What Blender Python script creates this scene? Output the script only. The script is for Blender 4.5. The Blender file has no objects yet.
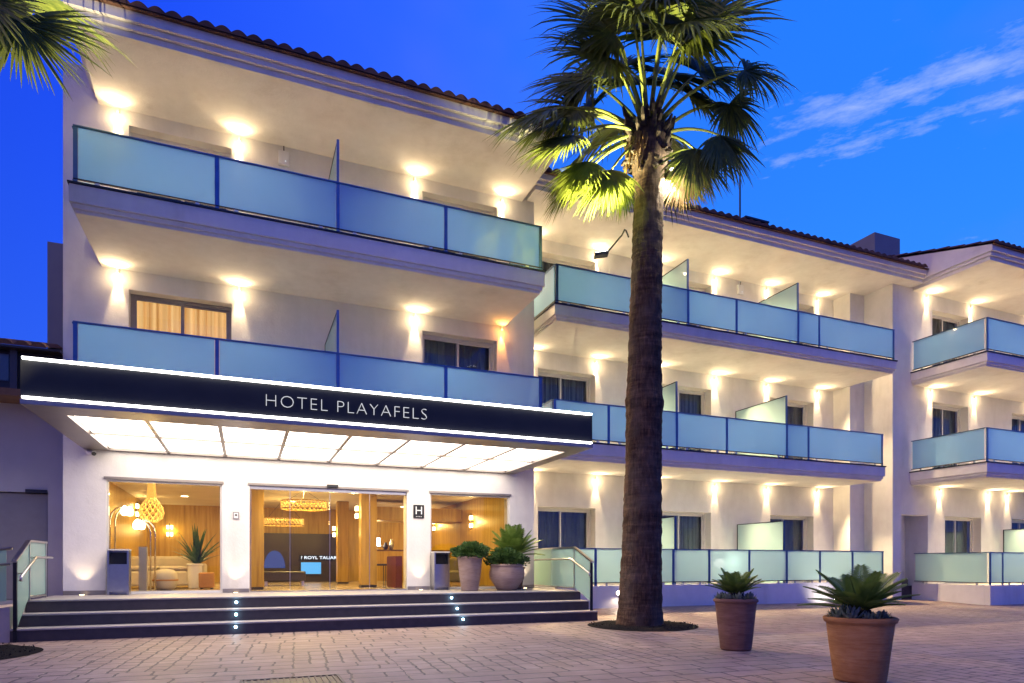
import bpy, bmesh, math, random
from math import pi, sin, cos, radians as R
from mathutils import Vector, Matrix, noise
random.seed(7)
scn = bpy.context.scene
col = scn.collection

# ------------------------------------------------------------------ camera
cam = bpy.data.cameras.new('camera')
cam.sensor_width = 36.0
cam.lens = 36.0 * 648.5 / 1024
cam.shift_y = (564 - 341.5) / 1024
cam.clip_end = 2000
co = bpy.data.objects.new('camera', cam); col.objects.link(co)
co.location = (0, 0, 1.10); co.rotation_euler = (R(90), 0, R(-22.34))
scn.camera = co

# ------------------------------------------------------------------ world: dusk sky
w = bpy.data.worlds.new('World'); scn.world = w; w.use_nodes = True
nt = w.node_tree; N = nt.nodes; Lk = nt.links; N.clear()
def wn(t, **k):
    n = N.new(t)
    for a, b in k.items(): setattr(n, a, b)
    return n
def wmath(op, a, b=None, c=None, clamp=False):
    n = N.new('ShaderNodeMath'); n.operation = op; n.use_clamp = clamp
    for i, x in enumerate((a, b, c)):
        if x is None: continue
        if isinstance(x, (int, float)): n.inputs[i].default_value = x
        else: Lk.new(x, n.inputs[i])
    return n.outputs[0]
def wmix(f, a, b, mode='MIX'):
    n = N.new('ShaderNodeMix'); n.data_type = 'RGBA'; n.blend_type = mode
    for s, x in ((0, f), (6, a), (7, b)):
        if isinstance(x, (int, float)): n.inputs[s].default_value = x
        elif isinstance(x, tuple): n.inputs[s].default_value = (*x, 1)
        else: Lk.new(x, n.inputs[s])
    return n.outputs[2]
def wramp(f, st):
    n = N.new('ShaderNodeValToRGB'); e = n.color_ramp.elements
    e[0].position, e[0].color = st[0][0], (*st[0][1], 1); e[1].position, e[1].color = st[-1][0], (*st[-1][1], 1)
    for p, c in st[1:-1]:
        q = e.new(p); q.color = (*c, 1)
    Lk.new(f, n.inputs[0]); return n.outputs[0]
tc = wn('ShaderNodeTexCoord'); sx = wn('ShaderNodeSeparateXYZ'); Lk.new(tc.outputs['Generated'], sx.inputs[0])
X, Y, Z = sx.outputs
fx = wmath('MULTIPLY_ADD', X, 0.5, 0.5)
base = wramp(fx, [(0.25, (.000, .026, .46)), (0.45, (.000, .042, .64)), (0.60, (.012, .085, .70)), (0.72, (.004, .120, .72)), (0.90, (.000, .142, .74))])
low = wmath('SUBTRACT', 1.0, wmath('DIVIDE', Z, 0.55), clamp=True)
base = wmix(wmath('MULTIPLY', low, wmath('MULTIPLY', fx, 0.5)), base, (.015, .27, .85))
mp = wn('ShaderNodeMapping'); Lk.new(tc.outputs['Generated'], mp.inputs[0]); mp.inputs['Scale'].default_value = (1.0, 1.0, 1.4)
nz = wn('ShaderNodeTexNoise'); nz.inputs['Scale'].default_value = 2.3; nz.inputs['Detail'].default_value = 4; Lk.new(mp.outputs[0], nz.inputs[0])
veil = wmath('MULTIPLY', wmath('SUBTRACT', nz.outputs[0], 0.46, clamp=True), 2.4, clamp=True)
veil = wmath('MULTIPLY', veil, wmath('MULTIPLY_ADD', fx, 4.0, -1.7, clamp=True), clamp=True)
base = wmix(wmath('MULTIPLY', veil, .6), base, (.12, .155, .82))
# thin high clouds on a flat layer
zz = wmath('MAXIMUM', Z, 0.05)
cx = wn('ShaderNodeCombineXYZ'); Lk.new(wmath('DIVIDE', X, zz), cx.inputs[0]); Lk.new(wmath('DIVIDE', Y, zz), cx.inputs[1])
px_, py_ = wmath('DIVIDE', X, zz), wmath('DIVIDE', Y, zz)
cs = wmath('ADD', wmath('MULTIPLY', px_, .79), wmath('MULTIPLY', py_, .614)); ct = wmath('SUBTRACT', wmath('MULTIPLY', px_, .614), wmath('MULTIPLY', py_, .79))
c2 = wn('ShaderNodeCombineXYZ'); Lk.new(wmath('MULTIPLY', ct, 6.5), c2.inputs[0]); Lk.new(wmath('MULTIPLY', cs, 11), c2.inputs[1])
n2 = wn('ShaderNodeTexNoise'); n2.inputs['Scale'].default_value = 1.6; n2.inputs['Detail'].default_value = 9; n2.inputs['Roughness'].default_value = .64; Lk.new(c2.outputs[0], n2.inputs[0])
def cband(c0, wd): return wmath('SUBTRACT', 1.0, wmath('DIVIDE', wmath('ABSOLUTE', wmath('SUBTRACT', cs, c0)), wd), clamp=True)
mask = wmath('MAXIMUM', cband(1.60, .11), wmath('MULTIPLY', cband(1.735, .08), .85))
mask = wmath('MULTIPLY', mask, wmath('MULTIPLY_ADD', ct, 5.0, 1.6, clamp=True))
mask = wmath('MAXIMUM', mask, wmath('MULTIPLY', cband(2.75, .5), .45))
cl = wmath('MULTIPLY', wmath('SUBTRACT', wmath('MULTIPLY_ADD', mask, .36, n2.outputs[0]), 0.645, clamp=True), 2.9, clamp=True)
cl = wmath('MULTIPLY', cl, wmath('MULTIPLY', wmath('MULTIPLY', wmath('SUBTRACT', X, 0.3, clamp=True), 4.0, clamp=True), 0.85))
base = wmix(cl, base, (.24, .33, .78))
# the west, behind the camera: pale after-glow
bk = wmath('MULTIPLY_ADD', Y, -1.3, 0.05, clamp=True)
n3 = wn('ShaderNodeTexNoise'); n3.inputs['Scale'].default_value = 2.6; n3.inputs['Detail'].default_value = 5; Lk.new(tc.outputs['Generated'], n3.inputs[0])
west = wmix(wmath('MULTIPLY', wmath('SUBTRACT', n3.outputs[0], .38, clamp=True), 4.0, clamp=True), (.008, .045, .33), (.034, .100, .74))
base = wmix(bk, base, west)
sky = wn('ShaderNodeTexSky'); sky.sky_type = 'NISHITA'; sky.sun_disc = False
sky.sun_elevation = R(2); sky.sun_rotation = R(235)
sk = wmix(1.0, sky.outputs[0], (.02, .02, .02), 'MULTIPLY')
tot = wmix(1.0, base, sk, 'ADD')
bg = wn('ShaderNodeBackground'); bg.inputs[1].default_value = 1.0; Lk.new(tot, bg.inputs[0])
wo = wn('ShaderNodeOutputWorld'); Lk.new(bg.outputs[0], wo.inputs[0])

# weak warm sun added to stand in for street-lamp glow from the left
sl = bpy.data.lights.new('sun', 'SUN'); sl.energy = 0.62; sl.angle = R(12); sl.color = (1, .64, .36)
so = bpy.data.objects.new('sun', sl); col.objects.link(so)
so.rotation_euler = Vector((0.80, 0.14, -0.58)).to_track_quat('-Z', 'Y').to_euler()

vs = scn.view_settings
vs.view_transform = 'Standard'; vs.look = 'None'; vs.exposure = 0.55; vs.gamma = 1.0; vs.use_curve_mapping = False
scn.cycles.max_bounces = 8; scn.cycles.transparent_max_bounces = 16
scn.cycles.sample_clamp_indirect = 6.0
scn.cycles.caustics_reflective = False; scn.cycles.caustics_refractive = False
scn.cycles.use_denoising = True

# ------------------------------------------------------------------ materials
M = {}
class Mat:
    def __init__(s, name):
        s.m = bpy.data.materials.new(name); s.m.use_nodes = True
        s.t = s.m.node_tree; s.n = s.t.nodes; s.l = s.t.links
        s.b = s.n['Principled BSDF']; s.out = s.n['Material Output']; M[name] = s.m
        s._tc = None
    def tc(s, which='Object'):
        if not s._tc: s._tc = s.n.new('ShaderNodeTexCoord')
        return s._tc.outputs[which]
    def set(s, **k):
        nm = dict(col='Base Color', rough='Roughness', metal='Metallic', spec='Specular IOR Level', emc='Emission Color', ems='Emission Strength', trans='Transmission Weight', sub='Subsurface Weight', alpha='Alpha', coat='Coat Weight', ior='IOR')
        for a, v in k.items():
            i = s.b.inputs[nm[a]]
            if isinstance(v, bpy.types.NodeSocket): s.l.new(v, i)
            else: i.default_value = (*v, 1) if isinstance(v, tuple) else v
        return s
    def noise(s, scale, detail=4, rough=.55, map=None, stretch=None):
        n = s.n.new('ShaderNodeTexNoise'); n.inputs['Scale'].default_value = scale; n.inputs['Detail'].default_value = detail; n.inputs['Roughness'].default_value = rough
        src = map or s.tc()
        if stretch:
            mp = s.n.new('ShaderNodeMapping'); mp.inputs['Scale'].default_value = stretch; s.l.new(src, mp.inputs[0]); src = mp.outputs[0]
        s.l.new(src, n.inputs[0]); return n.outputs[0]
    def ramp(s, f, st):
        n = s.n.new('ShaderNodeValToRGB'); e = n.color_ramp.elements
        e[0].position, e[0].color = st[0][0], (*st[0][1], 1); e[1].position, e[1].color = st[-1][0], (*st[-1][1], 1)
        for p, c in st[1:-1]:
            q = e.new(p); q.color = (*c, 1)
        s.l.new(f, n.inputs[0]); return n.outputs[0]
    def mix(s, f, a, b, mode='MIX'):
        n = s.n.new('ShaderNodeMix'); n.data_type = 'RGBA'; n.blend_type = mode
        for i, x in ((0, f), (6, a), (7, b)):
            if isinstance(x, (int, float)): n.inputs[i].default_value = x
            elif isinstance(x, tuple): n.inputs[i].default_value = (*x, 1)
            else: s.l.new(x, n.inputs[i])
        return n.outputs[2]
    def bump(s, h, strength=.3, dist=.02):
        n = s.n.new('ShaderNodeBump'); n.inputs['Strength'].default_value = strength; n.inputs['Distance'].default_value = dist
        s.l.new(h, n.inputs['Height']); s.l.new(n.outputs[0], s.b.inputs['Normal']); return s
    def math(s, op, a, b):
        n = s.n.new('ShaderNodeMath'); n.operation = op
        for i, x in enumerate((a, b)):
            if isinstance(x, (int, float)): n.inputs[i].default_value = x
            else: s.l.new(x, n.inputs[i])
        return n.outputs[0]

def simple(name, c, rough=.5, metal=0, var=.12, scale=6, bump=0, bscale=60, **k):
    m = Mat(name)
    if var:
        f = m.noise(scale, 5)
        m.set(col=m.ramp(f, [(.3, tuple(x*(1-var) for x in c)), (.7, tuple(min(1, x*(1+var)) for x in c))]))
    else: m.set(col=c)
    m.set(rough=rough, metal=metal, **k)
    if bump: m.bump(m.noise(bscale, 5), bump, .01)
    return m
def emit(name, c, s):
    m = Mat(name); m.set(col=(.02, .02, .02), emc=c, ems=s, rough=.6); return m

# painted render: faint trowel relief and weathering streaks
m = Mat('plaster')
st = m.noise(1.2, 6, .6, stretch=(1.0, 1.0, .22)); fi = m.noise(5, 6)
c = m.ramp(st, [(.26, (.54, .515, .48)), (.44, (.70, .68, .655)), (.66, (.78, .765, .74))])
c = m.mix(.25, c, m.ramp(fi, [(.35, (.62, .61, .60)), (.65, (.78, .77, .76))]))
m.set(col=c, rough=.85, spec=.3)
m.bump(m.math('ADD', m.noise(26, 6, .65), m.math('MULTIPLY', m.noise(4, 3), .8)), .22, .02)
simple('soffit_paint', (.74, .72, .69), .85, var=.03, scale=2, bump=.06, bscale=40)
simple('grey_plaster', (.47, .455, .44), .8, var=.08, scale=1.5, bump=.15, bscale=30)
simple('grate_metal', (.13, .115, .10), .6, .5, var=.2)
simple('pale_render', (.20, .22, .25), .8, var=.06, scale=2)
simple('grey_door', (.25, .24, .235), .45, var=.06)
simple('dark_metal', (.03, .035, .045), .35, .6, var=.1)
simple('rail_metal', (.10, .17, .28), .28, 1, var=.08)
simple('steel', (.50, .49, .47), .28, 1, var=.05, scale=20)
simple('chrome', (.7, .66, .6), .12, 1, var=0)
simple('canopy_panel', (.020, .022, .025), .5, 0, var=.12, scale=3, spec=.25)
simple('canopy_frame', (.30, .27, .25), .4, .7, var=.06)
simple('step_dark', (.050, .042, .046), .55, var=.2, scale=9, bump=.1)
simple('step_tread', (.34, .32, .31), .5, var=.1, scale=5)
simple('white_frame', (.62, .60, .57), .4, var=.03)
simple('dark_frame', (.06, .06, .065), .4, var=.05)
simple('white_plastic', (.75, .75, .76), .4, var=0)
simple('black_plastic', (.02, .02, .022), .45, var=0)
simple('gravel_dark', (.014, .0135, .015), .9, var=.6, scale=40, bump=.9, bscale=45, spec=.03)
simple('wood_beam', (.16, .085, .04), .6, var=.25, scale=4)
simple('terrace_floor', (.52, .46, .40), .6, var=.08)
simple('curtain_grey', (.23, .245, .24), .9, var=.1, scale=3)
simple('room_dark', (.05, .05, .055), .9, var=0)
simple('lobby_ceiling', (.62, .55, .45), .7, var=.08, scale=1.2)
m = Mat('lobby_floor'); m.set(col=m.ramp(m.noise(1.6, 6), [(.35, (.30, .24, .18)), (.65, (.42, .35, .28))]), rough=.22)
m = Mat('wood_panel')
wv = m.noise(2.0, 8, .6, stretch=(6, 6, .35))
m.set(col=m.ramp(wv, [(.3, (.27, .155, .022)), (.5, (.40, .245, .036)), (.7, (.50, .32, .06))]), rough=.38)
simple('lobby_dark', (.030, .022, .018), .35, var=.1)
simple('sofa_cream', (.50, .44, .36), .85, var=.06, bump=.1)
simple('ottoman_orange', (.42, .20, .07), .8, var=.1, bump=.1)
simple('olive_fabric', (.16, .13, .05), .85, var=.1)
simple('red_panel', (.12, .02, .015), .5, var=.1)
simple('bark_dark', (.030, .022, .017), .9, var=.5, scale=14, bump=.8, bscale=24)
m = Mat('palm_trunk')
sepn = m.n.new('ShaderNodeSeparateXYZ'); m.l.new(m.tc(), sepn.inputs[0])
wob = m.noise(3.0, 4); zc = m.math('MULTIPLY_ADD' if False else 'ADD', m.math('MULTIPLY', sepn.outputs[2], 60.0), m.math('MULTIPLY', wob, 16.0))
rg = m.noise(1.6, 6, .6, stretch=(1.3, 1.3, 11))
fib = m.noise(9, 7, .7, stretch=(3.2, 3.2, .5)); pat = m.noise(2.2, 5, .6)
hh = m.math('ADD', m.math('MULTIPLY', rg, .62), m.math('MULTIPLY', fib, .85))
cc = m.ramp(m.math('MULTIPLY', hh, .72), [(.36, (.012, .007, .005)), (.52, (.050, .031, .023)), (.70, (.15, .095, .066))])
cc = m.mix(m.ramp(pat, [(.40, (0, 0, 0)), (.68, (.55, .55, .55))]), cc, (.12, .10, .085))
m.set(col=cc, rough=.92, spec=.2); m.bump(hh, .85, .035)
def leaf(name, c1, c2, trans=.25):
    m = Mat(name); f = m.noise(9, 3)
    m.set(col=m.ramp(f, [(.35, c1), (.65, c2)]), rough=.55, spec=.35)
    tr = m.n.new('ShaderNodeBsdfTranslucent'); tr.inputs[0].default_value = (*[min(1, x*1.6) for x in c2], 1)
    mx = m.n.new('ShaderNodeMixShader'); mx.inputs[0].default_value = trans
    m.l.new(m.b.outputs[0], mx.inputs[1]); m.l.new(tr.outputs[0], mx.inputs[2]); m.l.new(mx.outputs[0], m.out.inputs[0])
leaf('palm_leaf', (.060, .090, .016), (.135, .165, .028))
leaf('palm_leaf_old', (.12, .075, .030), (.22, .15, .055))
leaf('cycad_leaf', (.065, .135, .024), (.150, .235, .045), .15)
leaf('bush_leaf', (.020, .058, .016), (.060, .120, .030), .2)
leaf('succulent_leaf', (.10, .16, .13), (.19, .25, .20), .1)
leaf('petiole', (.13, .17, .035), (.23, .26, .06), .05)
def terracotta(name, c1, c2, c3):
    m = Mat(name)
    f = m.noise(3.2, 6, .6, stretch=(1, 1, 2.2)); g = m.noise(16, 5, .6, stretch=(.4, .4, 3.5)); big = m.noise(1.4, 3)
    c = m.ramp(f, [(.3, c1), (.5, c2), (.72, c3)]); c = m.mix(.35, c, m.ramp(g, [(.35, c1), (.65, c3)]))
    m.set(col=c, rough=.85, spec=.25); m.bump(m.math('ADD', g, m.noise(70, 4)), .25, .012)
terracotta('terracotta', (.25, .115, .045), (.36, .175, .070), (.46, .27, .13))
terracotta('terracotta_brown', (.13, .070, .052), (.19, .105, .078), (.27, .16, .125))
terracotta('terracotta_pale', (.25, .17, .145), (.33, .235, .205), (.42, .32, .285))
simple('soil', (.05, .03, .02), .95, var=.4, scale=30, bump=.8, bscale=50)
m = Mat('roof_tile'); f = m.noise(3.5, 5)
m.set(col=m.ramp(f, [(.3, (.045, .022, .016)), (.5, (.10, .045, .028)), (.7, (.15, .075, .045))]), rough=.85); m.bump(m.noise(40, 4), .3, .01)
# stamped concrete paving in an ashlar pattern
m = Mat('paving')
mp = m.n.new('ShaderNodeMapping'); m.l.new(m.tc(), mp.inputs[0]); mp.inputs['Rotation'].default_value = (0, 0, R(4))
ns = m.n.new('ShaderNodeTexNoise'); ns.inputs['Scale'].default_value = 5; ns.inputs['Detail'].default_value = 4; m.l.new(mp.outputs[0], ns.inputs[0])
ad = m.n.new('ShaderNodeMix'); ad.data_type = 'VECTOR'; ad.inputs[0].default_value = .075
m.l.new(mp.outputs[0], ad.inputs[4]); m.l.new(ns.outputs['Color'], ad.inputs[5])
def brick(sc, bw, rh, off, sq=1.0, fr=2):
    b = m.n.new('ShaderNodeTexBrick'); b.offset = off; b.squash = sq; b.squash_frequency = fr
    b.inputs['Scale'].default_value = sc; b.inputs['Brick Width'].default_value = bw; b.inputs['Row Height'].default_value = rh
    b.inputs['Mortar Size'].default_value = .014; b.inputs['Mortar Smooth'].default_value = .5; b.inputs['Bias'].default_value = 0
    b.inputs['Color1'].default_value = (.42, .42, .42, 1); b.inputs['Color2'].default_value = (.60, .60, .60, 1); b.inputs['Mortar'].default_value = (.1, .1, .1, 1)
    m.l.new(ad.outputs[1], b.inputs[0]); return b
b1 = brick(1.0, .50, .248, .37, .62, 3)
fl = m.n.new('ShaderNodeVectorMath'); fl.operation = 'SCALE'; fl.inputs['Scale'].default_value = 1/.992; m.l.new(ad.outputs[1], fl.inputs[0])
fo = m.n.new('ShaderNodeVectorMath'); fo.operation = 'FLOOR'; m.l.new(fl.outputs[0], fo.inputs[0])
wh = m.n.new('ShaderNodeTexWhiteNoise'); wh.noise_dimensions = '2D'; m.l.new(fo.outputs[0], wh.inputs[0])
sel = m.math('GREATER_THAN', wh.outputs[0], .55)
rt_ = m.n.new('ShaderNodeMapping'); rt_.inputs['Rotation'].default_value = (0, 0, R(90)); m.l.new(ad.outputs[1], rt_.inputs[0])
b2 = brick(1.0, .33, .165, .5, .6, 2); m.l.new(rt_.outputs[0], b2.inputs[0])
bf = m.math('ADD', m.math('MULTIPLY', b1.outputs[1], m.math('SUBTRACT', 1.0, sel)), m.math('MULTIPLY', b2.outputs[1], sel)); bc = m.mix(sel, b1.outputs[0], b2.outputs[0])
blot = m.noise(.9, 6, .62); fine = m.noise(9, 7, .65); mid = m.noise(2.6, 6, .6)
cc = m.ramp(mid, [(.30, (.21, .135, .105)), (.5, (.33, .235, .195)), (.70, (.43, .32, .275))])
cc = m.mix(.75, cc, m.mix(1.0, cc, bc, 'OVERLAY'))
cc = m.mix(m.ramp(blot, [(.42, (0, 0, 0)), (.66, (.75, .75, .75))]), cc, (.165, .105, .085))
cc = m.mix(.4, cc, m.ramp(fine, [(.30, (.13, .09, .08)), (.65, (.42, .34, .30))]))
jt = bf
cc = m.mix(m.math('MULTIPLY', jt, m.ramp(m.noise(1.3, 4), [(.30, (.45, .45, .45)), (.60, (1, 1, 1))])), cc, (.060, .047, .050))
m.set(col=cc, rough=m.ramp(fine, [(.3, (.42,)*3), (.7, (.72,)*3)]), spec=.4)
m.bump(m.math('SUBTRACT', m.math('MULTIPLY', fine, .5), m.math('MULTIPLY', jt, .9)), .55, .02)

def thin_glass(name, tint, gloss_col=(1, 1, 1), rough=.0, ior=1.5):
    m = Mat(name)
    tr = m.n.new('ShaderNodeBsdfTransparent'); tr.inputs[0].default_value = (*tint, 1)
    gl = m.n.new('ShaderNodeBsdfGlossy'); gl.inputs['Roughness'].default_value = rough; gl.inputs[0].default_value = (*gloss_col, 1)
    fr = m.n.new('ShaderNodeFresnel'); fr.inputs[0].default_value = ior
    mx = m.n.new('ShaderNodeMixShader'); m.l.new(fr.outputs[0], mx.inputs[0]); m.l.new(tr.outputs[0], mx.inputs[1]); m.l.new(gl.outputs[0], mx.inputs[2])
    m.l.new(mx.outputs[0], m.out.inputs[0])
thin_glass('clear_glass', (.97, .97, .96), ior=1.28)
thin_glass('window_glass', (.80, .86, .90))
thin_glass('edge_glass', (.55, .80, .70))
def frosted(name, c, tl=.4, tp=.10):
    m = Mat(name); m.set(col=m.ramp(m.noise(1.5, 3), [(.3, tuple(x*.95 for x in c)), (.7, c)]), rough=.05, spec=.9, coat=.6)
    t = m.n.new('ShaderNodeBsdfTranslucent'); t.inputs[0].default_value = (*c, 1)
    a = m.n.new('ShaderNodeMixShader'); a.inputs[0].default_value = tl; m.l.new(m.b.outputs[0], a.inputs[1]); m.l.new(t.outputs[0], a.inputs[2])
    p = m.n.new('ShaderNodeBsdfTransparent'); q = m.n.new('ShaderNodeMixShader'); q.inputs[0].default_value = tp
    m.l.new(a.outputs[0], q.inputs[1]); m.l.new(p.outputs[0], q.inputs[2]); m.l.new(q.outputs[0], m.out.inputs[0])
frosted('frosted_glass', (.32, .58, .80), .30, .12)
frosted('lit_frosted_glass', (.55, .75, .76), .42, .12)  # paler copy of the frosted glass, wall-lamp light put into its colour
frosted('green_glass', (.50, .74, .64), .35, .28)
emit('lamp_warm', (1, .74, .40), 9)
emit('lamp_orange', (1, .50, .12), 9)
emit('lamp_white', (1, .93, .84), 12)
emit('led_white', (1, .96, .92), 6)
emit('panel_light', (1, .86, .74), 4.2)
emit('led_blue', (.35, .75, 1), 14)
emit('screen_blue', (.005, .14, .70), .25)
emit('screen_cyan', (.08, .45, .9), .8)
emit('sign_glow', (.75, .85, 1), 1.4)
emit('letter_glow', (.92, .94, 1), .5)
m = Mat('pendant_glow'); m.set(col=(.35, .17, .04), emc=(1, .55, .10), ems=.55, rough=.6)
m = Mat('curtain_lit'); f = m.noise(1, 4, .6, stretch=(16, 1, .15))  # light of the room behind is painted as striped curtain emission
m.set(col=(.5, .3, .12), rough=.9, emc=m.ramp(f, [(.3, (.50, .19, .035)), (.68, (1, .58, .22))]), ems=.75)

# ------------------------------------------------------------------ mesh helpers
ORG = {}
class MB:
    def __init__(s): s.v = []; s.f = []; s.sm = False
    def quad(s, a, b, c, d):
        i = len(s.v); s.v += [Vector(a), Vector(b), Vector(c), Vector(d)]; s.f.append((i, i+1, i+2, i+3)); return s
    def tri(s, a, b, c):
        i = len(s.v); s.v += [Vector(a), Vector(b), Vector(c)]; s.f.append((i, i+1, i+2)); return s
    def box(s, x0, x1, y0, y1, z0, z1):
        i = len(s.v); s.v += [Vector(p) for p in ((x0,y0,z0),(x1,y0,z0),(x1,y1,z0),(x0,y1,z0),(x0,y0,z1),(x1,y0,z1),(x1,y1,z1),(x0,y1,z1))]
        s.f += [tuple(i+k for k in q) for q in ((0,3,2,1),(4,5,6,7),(0,1,5,4),(1,2,6,5),(2,3,7,6),(3,0,4,7))]; return s
    def prism(s, pts, d):          # closed polygon (list of points) pushed along vector d
        i = len(s.v); n = len(pts); d = Vector(d)
        s.v += [Vector(p) for p in pts] + [Vector(p)+d for p in pts]
        s.f += [tuple(i+k for k in range(n))[::-1], tuple(i+n+k for k in range(n))]
        for k in range(n): s.f.append((i+k, i+(k+1) % n, i+n+(k+1) % n, i+n+k))
        return s
    def tube(s, pts, r, n=8, cap=True):
        pts = [Vector(p) for p in pts]; i0 = len(s.v); K = len(pts)
        rr = r if isinstance(r, (list, tuple)) else [r]*K; prev = None
        for k, p in enumerate(pts):
            t = (pts[min(k+1, K-1)] - pts[max(k-1, 0)]).normalized()
            if prev is None:
                a = Vector((0, 0, 1)) if abs(t.z) < .9 else Vector((1, 0, 0)); u = t.cross(a).normalized()
            else: u = (prev - t*prev.dot(t)).normalized()
            prev = u; v = t.cross(u)
            s.v += [p + (u*cos(2*pi*j/n) + v*sin(2*pi*j/n))*rr[k] for j in range(n)]
        for k in range(K-1):
            for j in range(n):
                a, b = i0+k*n+j, i0+k*n+(j+1) % n; s.f.append((a, b, b+n, a+n))
        if cap: s.f += [tuple(i0+j for j in range(n))[::-1], tuple(i0+(K-1)*n+j for j in range(n))]
        return s
    def lathe(s, prof, c, n=40, cap=True, jit=None):
        c = Vector(c); i0 = len(s.v); K = len(prof)
        for k, (r, z) in enumerate(prof):
            for j in range(n):
                a = 2*pi*j/n; q = r + (jit(a, z) if jit else 0); s.v.append(c + Vector((q*cos(a), q*sin(a), z)))
        for k in range(K-1):
            for j in range(n):
                a, b = i0+k*n+j, i0+k*n+(j+1) % n; s.f.append((a, b, b+n, a+n))
        if cap: s.f += [tuple(i0+j for j in range(n))[::-1], tuple(i0+(K-1)*n+j for j in range(n))]
        return s
    def build(s, name, mat, parent=None, smooth=False, bevel=0, **tags):
        org = ORG.get(parent.name, Vector((0, 0, 0))) if parent else Vector((0, 0, 0))
        if parent is None:
            xs = [v.x for v in s.v]; ys = [v.y for v in s.v]; zs = [v.z for v in s.v]
            org = Vector(((min(xs)+max(xs))/2, (min(ys)+max(ys))/2, min(zs)))
        me = bpy.data.meshes.new(name); me.from_pydata([tuple(v-org) for v in s.v], [], s.f); me.update()
        me.materials.append(M[mat])
        if smooth: me.polygons.foreach_set('use_smooth', [True]*len(me.polygons))
        o = bpy.data.objects.new(name, me); col.objects.link(o)
        if parent: o.parent = parent
        else: o.location = org
        ORG[o.name] = org
        if bevel:
            b = o.modifiers.new('bevel', 'BEVEL'); b.width = bevel; b.segments = 2; b.limit_method = 'ANGLE'
        for k, v in tags.items(): o[k] = v
        return o
def tag(o, label=None, category=None, group=None, kind=None):
    for k, v in (('label', label), ('category', category), ('group', group), ('kind', kind)):
        if v: o[k] = v
    return o
def thing(name, loc, label, cat, group=None):
    o = bpy.data.objects.new(name, None); col.objects.link(o); o.location = loc; o.empty_display_size = .2
    ORG[o.name] = Vector(loc); return tag(o, label, cat, group)
def bx(*a): return MB().box(*a)
def light(name, kind, loc, energy, color, parent=None, aim=None, size=.05, spot=None, blend=.6, sy=None):
    l = bpy.data.lights.new(name, kind); l.energy = energy; l.color = color
    if kind == 'AREA':
        l.size = size
        if sy: l.shape = 'RECTANGLE'; l.size_y = sy
    else: l.shadow_soft_size = size
    if spot: l.spot_size = R(spot); l.spot_blend = blend
    o = bpy.data.objects.new(name, l); col.objects.link(o)
    org = ORG.get(parent.name, Vector()) if parent else Vector()
    o.location = Vector(loc) - org
    if parent: o.parent = parent
    if aim is not None: o.rotation_euler = (Vector(aim)).to_track_quat('-Z', 'Y').to_euler()
    return o
def wall(x0, x1, z0, z1, y, th, ops, dep=.30):
    """front and back skins of a wall in the XZ plane with openings (x0,x1,z0,z1) and their reveals"""
    b = MB()
    xs = sorted({x0, x1, *[o[0] for o in ops], *[o[1] for o in ops]}); zs = sorted({z0, z1, *[o[2] for o in ops], *[o[3] for o in ops]})
    for i in range(len(xs)-1):
        for j in range(len(zs)-1):
            mx, mz = (xs[i]+xs[i+1])/2, (zs[j]+zs[j+1])/2
            if any(o[0] < mx < o[1] and o[2] < mz < o[3] for o in ops): continue
            a, c, d, e = xs[i], xs[i+1], zs[j], zs[j+1]
            b.quad((a, y, d), (c, y, d), (c, y, e), (a, y, e)); b.quad((c, y+th, d), (a, y+th, d), (a, y+th, e), (c, y+th, e))
    for (a, c, d, e) in ops:
        b.quad((a, y, d), (a, y, e), (a, y+th, e), (a, y+th, d)); b.quad((c, y, e), (c, y, d), (c, y+th, d), (c, y+th, e))
        b.quad((a, y, e), (c, y, e), (c, y+th, e), (a, y+th, e)); b.quad((c, y, d), (a, y, d), (a, y+th, d), (c, y+th, d))
    b.quad((x0, y, z1), (x1, y, z1), (x1, y+th, z1), (x0, y+th, z1)); b.quad((x0, y, z0), (x0, y+th, z0), (x1, y+th, z0), (x1, y, z0))
    b.quad((x0, y+th, z0), (x0, y, z0), (x0, y, z1), (x0, y+th, z1)); b.quad((x1, y, z0), (x1, y+th, z0), (x1, y+th, z1), (x1, y, z1))
    return b

P = .556                       # level of the entrance platform
# ------------------------------------------------------------------ ground
def gz(x, y):
    t = min(1, max(0, (y-11.2)/1.5)); t = t*t*(3-2*t)
    s = min(1, max(0, (x-6.0)/.6)); s = s*s*(3-2*s); e = 1 - .45*min(1, max(0, (x-10)/7))
    return .085*t*s*e
g = MB()
xs = [-400, -60, -20, -8] + [-4+.5*i for i in range(57)] + [28, 40, 80, 400]
ys = [-400, -60, -15, 0, 5, 8, 10] + [11+.3*i for i in range(8)] + [14, 20, 40, 120, 400]
for x in xs:
    for y in ys: g.v.append(Vector((x, y, gz(x, y))))
ny = len(ys)
for i in range(len(xs)-1):
    for j in range(ny-1): g.f.append((i*ny+j, (i+1)*ny+j, (i+1)*ny+j+1, i*ny+j+1))
g.build('ground', 'paving', smooth=True, kind='structure')
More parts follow.
